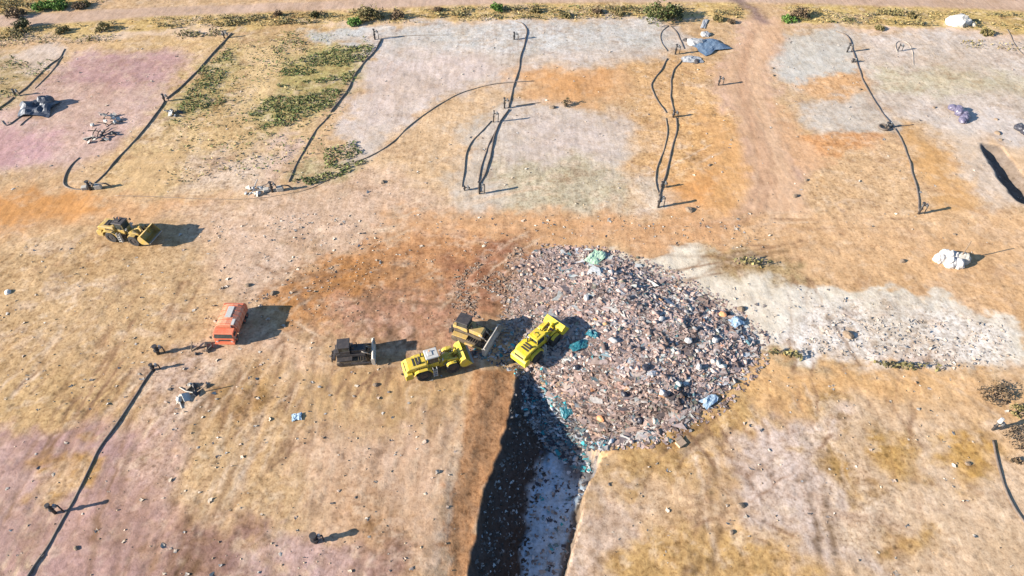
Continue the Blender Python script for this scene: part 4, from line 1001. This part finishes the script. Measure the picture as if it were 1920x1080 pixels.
def on(px, py, dz=0.0):
    p = P(px, py); 
    return Vector((p.x, p.y, p.z + dz))

def flat_on(px, py, r=2.2):
    p = P(px, py); zz = [float(H(p.x + dx, p.y + dy)) for dx in (-r, 0, r) for dy in (-r, 0, r)]
    return Vector((p.x, p.y, float(np.mean(zz)) + .05))

loader(flat_on(822, 690), math.radians(20), M['yellow'], 'yellow wheel loader with greenish white cab roof parked at the head of the trench', roof=M['palegrey'], boom_up=.5, bucket_ang=.25, scale=.82, reach=2.8)
loader(flat_on(1013, 650), math.radians(47), M['yellow2'], 'brightest yellow wheel loader working on the rubbish heap, seen from behind', boom_up=.9, bucket_ang=.3, scale=.81, tilt=(.0, -.03), reach=2.7)
loader(flat_on(248, 447), math.radians(-13), M['ochre'], 'dusty faded yellow wheel loader standing alone at the far left', roof=M['soot'], boom_up=.45, bucket_ang=.35, scale=.84, reach=3.0)
dozer(flat_on(885, 633), math.radians(-24), M['tan'], M['track'], M['palesteel'], 'muddy tan bulldozer between two yellow loaders with its blade towards the heap', scale=.93, bw=4.3)
dozer(flat_on(664, 670), math.radians(8), M['soot'], M['soot'], M['palesteel'], 'small dark bulldozer with pale blade left of the parked yellow loader', scale=.84, bw=3.6)

# orange refuse truck, cab towards the camera
def refuse_truck(loc, rz, label):
    e = empty('refuse_truck', loc, rz, label, 'truck')
    b = MB(); b.box((-.2, 0, .85), (7.0, .95, .28)).box((2.9, 0, .62), (.5, 2.2, .3)); b.build('chassis', M['soot'], e, .03)
    prof = [(-1.22, 1.05), (-1.25, 2.55), (-1.08, 2.95), (-.6, 3.18), (0, 3.26), (.6, 3.18), (1.08, 2.95), (1.25, 2.55), (1.22, 1.05)]
    h = MB(); n = len(prof); xs_ = (-3.0, 1.55)
    h.add([(x, y, z) for x in xs_ for y, z in prof], [tuple(range(n)), tuple(range(2 * n - 1, n - 1, -1))] + [(i, (i + 1) % n, n + (i + 1) % n, n + i) for i in range(n)])
    hop = h.build('refuse_body', M['orange_pale'], e, .05)
    for x in (-2.6, -1.6, -.6, .4, 1.3):
        r = MB(); rp = [(y * 1.035, z + .03) for y, z in prof]
        r.add([(xx, y, z) for xx in (x - .06, x + .06) for y, z in rp], [tuple(range(n)), tuple(range(2 * n - 1, n - 1, -1))] + [(i, (i + 1) % n, n + (i + 1) % n, n + i) for i in range(n)])
        r.build('body_rib', M['orange'], hop)
    t = MB(); t.prism([(-3.0, 1.0), (-3.0, 3.1), (-3.5, 2.9), (-3.95, 2.1), (-3.9, 1.2), (-3.5, .8)], -1.2, 1.2); t.build('tailgate', M['orange'], e, .06)
    t = MB(); t.box((.9, .85, 3.2), (1.2, .35, .2)).box((-1.2, 0, 3.3), (2.4, .7, .08)); t.build('roof_hatch', M['palegrey'], hop, .03)
    c = MB(); c.prism([(1.75, .8), (1.75, 2.72), (2.0, 2.82), (3.05, 2.74), (3.35, 1.85), (3.42, .75)], -1.16, 1.16); cab = c.build('cab', M['orange'], e, .07)
    w = MB(); w.add([(3.1, -1.02, 2.62), (3.1, 1.02, 2.62), (3.38, 1.04, 1.9), (3.38, -1.04, 1.9), (3.06, -1.02, 2.62), (3.06, 1.02, 2.62), (3.3, 1.04, 1.9), (3.3, -1.04, 1.9)], [(0, 1, 2, 3), (4, 7, 6, 5), (0, 4, 5, 1), (1, 5, 6, 2), (2, 6, 7, 3), (3, 7, 4, 0)]); w.build('windshield', M['glass'], cab)
    for s in (-1, 1):
        MB().box((2.5, s * 1.17, 2.2), (.8, .03, .6)).build('side_window', M['glass'], cab)
        MB().tube([(3.1, s * 1.15, 2.3), (3.35, s * 1.4, 2.35)], .03, 6).box((3.35, s * 1.42, 2.1), (.1, .2, .5)).build('mirror', M['soot'], cab)
        MB().cyl((3.42, s * .85, 1.1), (3.47, s * .85, 1.1), .14, 14).build('headlight', M['palegrey'], cab)
        for x in (2.45, -1.5, -2.65): wheel(e, x, s * .98, .52, .34 if x > 0 else .55, M['orange'])
        MB().box((2.45, s * 1.05, 1.14), (1.25, .4, .1)).build('fender', M['soot'], e, .03)
    MB().box((3.5, 0, .68), (.2, 2.3, .34)).build('bumper', M['orange'], e, .04)
    MB().box((3.44, 0, 1.4), (.04, 1.3, .35)).build('grille', M['soot'], cab)
    MB().cyl((1.64, .7, 1.2), (1.64, .7, 3.1), .09, 10).build('exhaust_pipe', M['soot'], e, smooth=True)
    l = MB(); l.box((1.64, -.4, 1.6), (.1, .9, 1.3)); l.build('headboard', M['soot'], e)
    return e
rt = refuse_truck(flat_on(437, 618), math.radians(-91), 'squat orange red refuse truck with rounded roof parked alone and facing the camera'); rt.scale = (.72, 1.0, .66)

# ------------------------------------------------------------------ heaps, sheets, bags, stones
def blob_mesh(rx, ry, rz, seed, rough=.22, sub=3, cut=True):
    bm = bmesh.new(); bmesh.ops.create_icosphere(bm, subdivisions=sub, radius=1.0)
    v = np.array([x.co[:] for x in bm.verts]); f = [tuple(q.index for q in p.verts) for p in bm.faces]; bm.free()
    d = 1 + rough * fbm(v[:, 0] * 1.7 + seed, v[:, 1] * 1.7 + v[:, 2] * 1.3, seed, 3) + rough * .5 * fbm(v[:, 0] * 4 + v[:, 2] * 2, v[:, 1] * 4 + seed, seed + 3, 2)
    v = v * d[:, None] * np.array([rx, ry, rz])
    if cut: v[:, 2] = np.maximum(v[:, 2], -rz * .35)
    return v, f
def blob(name, loc, r, mat, label=None, cat=None, grp=None, seed=None, rough=.25, sub=2, parent=None, smooth=False, rz=None):
    seed = seed or random.randint(1, 9999)
    v, f = blob_mesh(r[0], r[1], r[2], seed, rough, sub)
    b = MB(); b.add(v, f); o = b.build(name, mat, parent, smooth=smooth); o.location = loc; o.rotation_euler.z = random.uniform(0, 6) if rz is None else rz
    return tag(o, label, cat, grp)
def sheet(name, loc, sx, sy, h, mat, label, cat, grp=None, seed=1, rz=0.0, tilt=(0, 0)):
    n = 14; b = MB(); u = np.linspace(-.5, .5, n); U, V_ = np.meshgrid(u, u); U = U.ravel(); V_ = V_.ravel()
    e = 1 + .3 * fbm(np.arctan2(V_, U) * 1.2 + seed, np.hypot(U, V_) * 2, seed, 2)
    X = U * sx * e; Y = V_ * sy * e; Zz = h * (.5 + .6 * fbm(U * 3 + seed, V_ * 3, seed, 3)) * sstep(.75, .2, np.hypot(U, V_)) + .05 * fbm(U * 11, V_ * 11, seed + 5, 2)
    top = list(zip(X, Y, Zz + .06)); bot = list(zip(X, Y, Zz + .02)); k = n * n
    q = [(j * n + i, j * n + i + 1, (j + 1) * n + i + 1, (j + 1) * n + i) for j in range(n - 1) for i in range(n - 1)]
    b.add(top + bot, q + [tuple(k + i for i in f[::-1]) for f in q])
    o = b.build(name, mat, smooth=False); o.location = loc; o.rotation_euler = (tilt[0], tilt[1], rz); return tag(o, label, cat, grp)

# dark blue sheet standing in for the pale mound's shade, by the pipe loop
sheet('blue_shade_sheet', on(1330, 88, .05), 5.6, 4.6, .7, M['blueshade'], 'dark blue sheet standing in for shade beside the access track mouth', 'tarpaulin', None, 91, .5)
blob('rubble_mound', on(1303, 80, 0), (1.6, 1.3, .8), M['tarp'], 'low pale rubble mound left of the dark blue shade sheet', 'mound', None, 91, .42, 3, rz=.4)
blob('rubble_mound', on(1322, 66, 0), (1.0, .9, .6), M['tarp'], 'small pale rubble mound above the dark blue shade sheet', 'mound', None, 17, .42, 3, rz=.9)
sheet('loose_tarpaulin', on(1320, 46, .05), 1.0, 4.0, .2, M['tarp'], 'narrow strip of pale tarpaulin leading up to the verge above the small rubble mound', 'tarpaulin', None, 55, -.35)
sheet('loose_tarpaulin', on(1296, 112, .05), 3.6, 2.2, .5, M['tarp'], 'crumpled pale tarpaulin lying below the dark blue shade sheet', 'tarpaulin', None, 33)
for (px, py, r, lb) in [(1306, 116, .8, 'dark stone below the crumpled pale tarpaulin'), (1286, 76, .7, 'dark stone left of the low pale rubble mound')]:
    blob('dark_stone', on(px, py), (r, r * .7, r * .6), M['soot'], lb, 'stone')
sheet('dark_heap', on(74, 206, .05), 5.2, 5.0, 2.2, M['darkheap'], 'dark blue heap on mauve ground at upper left', 'liner heap', None, 8)  # crumpled dark blue heap
blob('dark_heap', on(86, 198, .1), (1.6, 1.3, 1.6), M['darkheap'], 'bulging dark lump at the right of the dark blue heap', 'liner heap', None, 19, .4, 3)
blob('white_mound', on(1796, 44), (2.7, 1.7, 1.9), M['whiterock'], 'bright white stone mound on the verge at upper right', 'mound', None, 77, .3, 3, rz=.1)
blob('white_stone', on(1822, 46), (1.0, .7, .6), M['concrete'], 'small grey stone right of the white verge mound', 'stone')
# scrap heaps: panels and bars
def scrap_heap(px, py, rad, label, mats, n=16, hmax=1.2, seed=1):
    p = on(px, py); e = empty('scrap_heap', p, 0, label, 'scrap heap', 'scrap heaps')
    rr = random.Random(seed)
    for k in range(n):
        a = rr.uniform(0, 6.28); d = rad * math.sqrt(rr.random()); x, y = d * math.cos(a), d * math.sin(a) * .8
        zz = float(H(p.x + x, p.y + y)) - p.z
        hz = hmax * (1 - d / rad * .8) * rr.uniform(.15, .8)
        b = MB()
        if k % 3 == 2: b.tube([(-rr.uniform(.5, 1.4), 0, -.1), (0, .1, .12), (rr.uniform(.5, 1.4), 0, .0)], .07, 6); nm = 'bent_pipe'
        elif k % 3 == 1: b.box((0, 0, 0), (rr.uniform(.5, 1.3), rr.uniform(.4, .9), .07)); nm = 'panel'
        else: vv, ff = blob_mesh(rr.uniform(.2, .45), rr.uniform(.15, .4), rr.uniform(.15, .35), rr.randint(1, 99), .4, 2); b.add(vv, ff); nm = 'lump'
        o = b.build(nm, mats[k % len(mats)], e); o.location = (x, y, zz + hz); o.rotation_euler = (rr.uniform(-.7, .7), rr.uniform(-.7, .7), rr.uniform(0, 6))
    return e
scrap_heap(199, 228, 2.3, 'scrap heap of pale panels on mauve ground, upper of two', [M['palegrey'], M['concrete'], M['soot']], 18, 1.9, 3)
scrap_heap(190, 258, 2.4, 'scrap heap of dark bars on mauve ground, lower of two', [M['soot'], M['concrete'], M['well']], 18, 1.3, 4)
scrap_heap(360, 738, 1.7, 'scrap heap of grey bits right of the thick dark pipe', [M['palegrey'], M['soot'], M['concrete'], M['rock']], 12, .35, 5)
scrap_heap(328, 212, 1.4, 'small pale scrap heap right of the long diagonal pipe', [M['palegrey'], M['soot']], 10, .9, 6)
scrap_heap(478, 360, 1.7, 'white scrap heap left of the wellhead below the green weeds', [M['bag_white'], M['concrete'], M['palegrey']], 12, .6, 7)
scrap_heap(380, 655, 1.2, 'dark scrap heap left of the orange truck', [M['rock'], M['soot']], 9, .4, 9)
# white sacks at the right
e = P(1782, 490)
for k, (dx, dy, s, lb) in enumerate([(-1.5, .2, .85, 'white sack at the left end of the sack pile'), (-.5, .5, 1.0, 'tall white sack in the middle of the sack pile'), (.4, .35, .95, 'white sack against the right side of the tall sack'), (-.4, -.6, .9, 'front white sack of the pile'), (.6, -.7, .85, 'front right white sack beside the dark shadow'), (1.4, .1, 1.0, 'grey shaded sack at the right end of the sack pile')]):
    x, y = e.x + dx, e.y + dy
    blob('white_sack', (x, y, float(H(x, y)) + .25), (s, s * .8, s * (1.0 if k != 1 else 1.35)), M['bag_white'] if k < 5 else M['concrete'], lb, 'sack', 'white sacks piled on sand', None, .25, 3)
MB_ = MB(); MB_.cyl((0, 0, -.3), (0, 0, 3.4), .07, 8); o = MB_.build('marker_pole', M['wood'], smooth=True); o.location = on(1797, 489); tag(o, 'thin brown marker pole standing at the white sacks', 'pole')
bx = MB(); bx.box((0, 0, .12), (1.0, .7, .26)); bx.box((.1, .5, .25), (.95, .3, .03), 0, .06); o = bx.build('cardboard_box', M['card'], bevel=.02); o.location = on(1276, 832); o.rotation_euler = (.05, .1, .6); tag(o, 'tan cardboard box lying below the rubbish heap', 'box')
# purple black bags
for base, lst in (((1798, 216), [(-.3, 1.7, .8, 'purple black bag at the top of the bag row'), (.35, 1.0, .9, 'purple black bag second from the top of the row'), (.1, .1, .85, 'purple black bag in the middle of the row'), (.7, -.4, .8, 'purple black bag bulging right in the row'), (.2, -1.3, .85, 'purple black bag second from the bottom of the row'), (-.4, -2.0, .7, 'purple black bag at the bottom of the row')]),
                  ((1917, 247), [(-.3, .6, .9, 'black bag at the right photo edge, upper of two'), (.2, -.6, .95, 'black bag at the right photo edge, lower of two')])):
    q = P(*base)
    for dx, dy, s, lb in lst:
        x, y = q.x + dx, q.y + dy
        blob('rubbish_bag', (x, y, float(H(x, y)) + s * .35), (s, s * .85, s * .8), M['bag_purple'] if base[0] < 1900 else M['bag_black'], lb, 'bag', 'dark bags in the right field', None, .25, 3)
for px, py, r, lb in [(1868, 224, .5, 'small dark stone between the bag row and the right edge'), (1870, 250, .8, 'grey stone above the dark shade-painted cut'), (1876, 262, .45, 'tiny stone just above the head of the dark shade-painted cut'), (1752, 202, .5, 'dark stone left of the purple bag row'),
                      (1036, 202, .8, 'dark brown stone left of the lone weed bush'), (1292, 394, 1.0, 'flat orange brown stone right of the paired pipes wellhead'), (1491, 368, .7, 'brown stump like stone on the right of the access track'), (1330, 310, .5, 'brown stone on orange ground left of the access track'),
                      (1512, 338, .5, 'dark stone right of the access track with white scrap'), (1448, 128, .5, 'dark stone on the left edge of the pale right field, upper'), (1450, 142, .5, 'dark stone on the left edge of the pale right field, lower'), (1390, 580, .8, 'dark stone at the right tip of the rubbish heap'),
                      (1590, 628, 1.0, 'dark lump in the middle of the pale band'), (512, 550, .6, 'dark stone above right of the orange truck'), (465, 535, .6, 'grey stone above the orange truck'), (704, 722, .5, 'black stone on bare sand below the parked loader'), 
                      (1612, 168, .5, 'dark stone left of the right pipe line'), (1790, 440, .4, 'small brown stone above the white sacks'), (1692, 490, .6, 'long brown clod left of the white sacks'), (718, 342, .6, 'dark stone on the haul road edge below the hose'), (1815, 870, .45, 'dark stone below left of the grey topped wellhead'),
                      (1390, 948, .6, 'dark flat stone on the pale streak at lower right'), (1372, 998, .4, 'dark stone under the flat stone at lower right'), (143, 1028, .4, 'small dark stone on mauve ground right of the thick pipe'), (15, 548, .7, 'pale stone at the left photo edge')]:
    r *= .72
    blob('stone' if 'box' not in lb else 'block', on(px, py), (r, r * .75, r * .6), M['whiterock'] if ('pale stone' in lb) else M['card'] if 'tan' in lb else M['rock'], lb, 'stone' if 'box' not in lb else 'block')
# sheets and bags one can pick out on the waste
sheet('plastic_sheet', on(1086, 650, .1), 2.2, 1.4, .5, M['teal'], 'shiny teal plastic sheet in the loader shadow on the heap', 'plastic sheet', None, 3, .3)
sheet('plastic_sheet', on(1112, 628, .1), 1.2, 1.4, .5, M['teal'], 'smaller teal plastic sheet right of the shiny one', 'plastic sheet', None, 13, .9)
sheet('plastic_sheet', on(1116, 484, .1), 2.6, 1.8, .4, M['green'], 'pale green plastic sheet on the far edge of the heap', 'plastic sheet', None, 23, .9)
sheet('plastic_sheet', on(557, 783, .03), 1.0, .9, .2, M['blue'], 'light blue plastic sheet alone on the sand', 'plastic sheet', None, 43, .2)
sheet('plastic_sheet', on(1330, 752, .1), 2.0, 1.2, .4, M['blue'], 'light blue plastic sheet at the lower right edge of the heap', 'plastic sheet', None, 53, .6)
sheet('plastic_sheet', on(1378, 606, .1), 1.7, 1.5, .4, M['blue'], 'light blue plastic sheet at the right tip of the heap', 'plastic sheet', None, 63, .6)
sheet('plastic_sheet', on(1060, 772, .1), 1.3, 1.4, .3, M['teal'], 'teal plastic sheet in shade where the heap slides into the trench', 'plastic sheet', None, 73, .6, (.2, -.3))
blob('orange_bag', on(1355, 592, .2), (.5, .45, .3), M['orangebag'], 'orange bag near the right tip of the heap', 'bag')
blob('orange_bag', on(1127, 786, .2), (.5, .4, .3), M['orangebag'], 'orange bag near the trench corner of the heap', 'bag')
WB = [(1180, 560), (1240, 600), (1210, 690), (1290, 640), (1170, 740), (1310, 690), (1250, 740), (1100, 560), (1080, 690), (1340, 640), (1200, 790), (1150, 640)]
for i, (px, py) in enumerate(WB):
    blob('rubbish_bag', on(px, py, .15), (random.uniform(.35, .5), random.uniform(.3, .45), random.uniform(.25, .35)), M['bag_white'] if i % 2 else M['bag_black'], ('white' if i % 2 else 'black') + ' bin bag lying among loose rubbish on the heap', 'bag', ('white' if i % 2 else 'black') + ' bin bags on the heap', None, .3, 2)

# ------------------------------------------------------------------ light, sky, camera
a, b2 = G(105, 962), G(195, 941)
sh = (b2 - a) / np.linalg.norm(b2 - a)
ELEV = math.radians(21)
sund = Vector((sh[0] * math.cos(ELEV), sh[1] * math.cos(ELEV), -math.sin(ELEV)))
L = bpy.data.lights.new('sun', 'SUN'); L.energy = 5.0; L.angle = math.radians(.5); L.color = (1.0, .93, .83)
so = link(bpy.data.objects.new('sun', L)); so.rotation_euler = sund.to_track_quat('-Z', 'Y').to_euler(); so.location = (-60, 40, 80)
w = bpy.data.worlds.new('World'); scene.world = w; w.use_nodes = True
sky = w.node_tree.nodes.new('ShaderNodeTexSky'); sky.sky_type = 'NISHITA'; sky.sun_disc = False; sky.sun_elevation = ELEV; sky.dust_density = .2; sky.ozone_density = 4.0; sky.sun_rotation = math.atan2(-sh[0], -sh[1])
bg = w.node_tree.nodes['Background']; bg.inputs['Strength'].default_value = .085
w.node_tree.links.new(sky.outputs[0], bg.inputs['Color'])

cam = bpy.data.cameras.new('camera'); cam.lens = 24; cam.sensor_width = 36; cam.clip_end = 8000; cam.clip_start = 1
co = link(bpy.data.objects.new('camera', cam)); co.location = (0, 0, CAM_H); co.rotation_euler = (math.pi / 2 - PITCH, 0, 0)
scene.camera = co
scene.view_settings.view_transform = 'Standard'; scene.view_settings.look = 'None'
scene.view_settings.exposure = 1.58; scene.view_settings.gamma = 1.0; scene.view_settings.use_curve_mapping = False
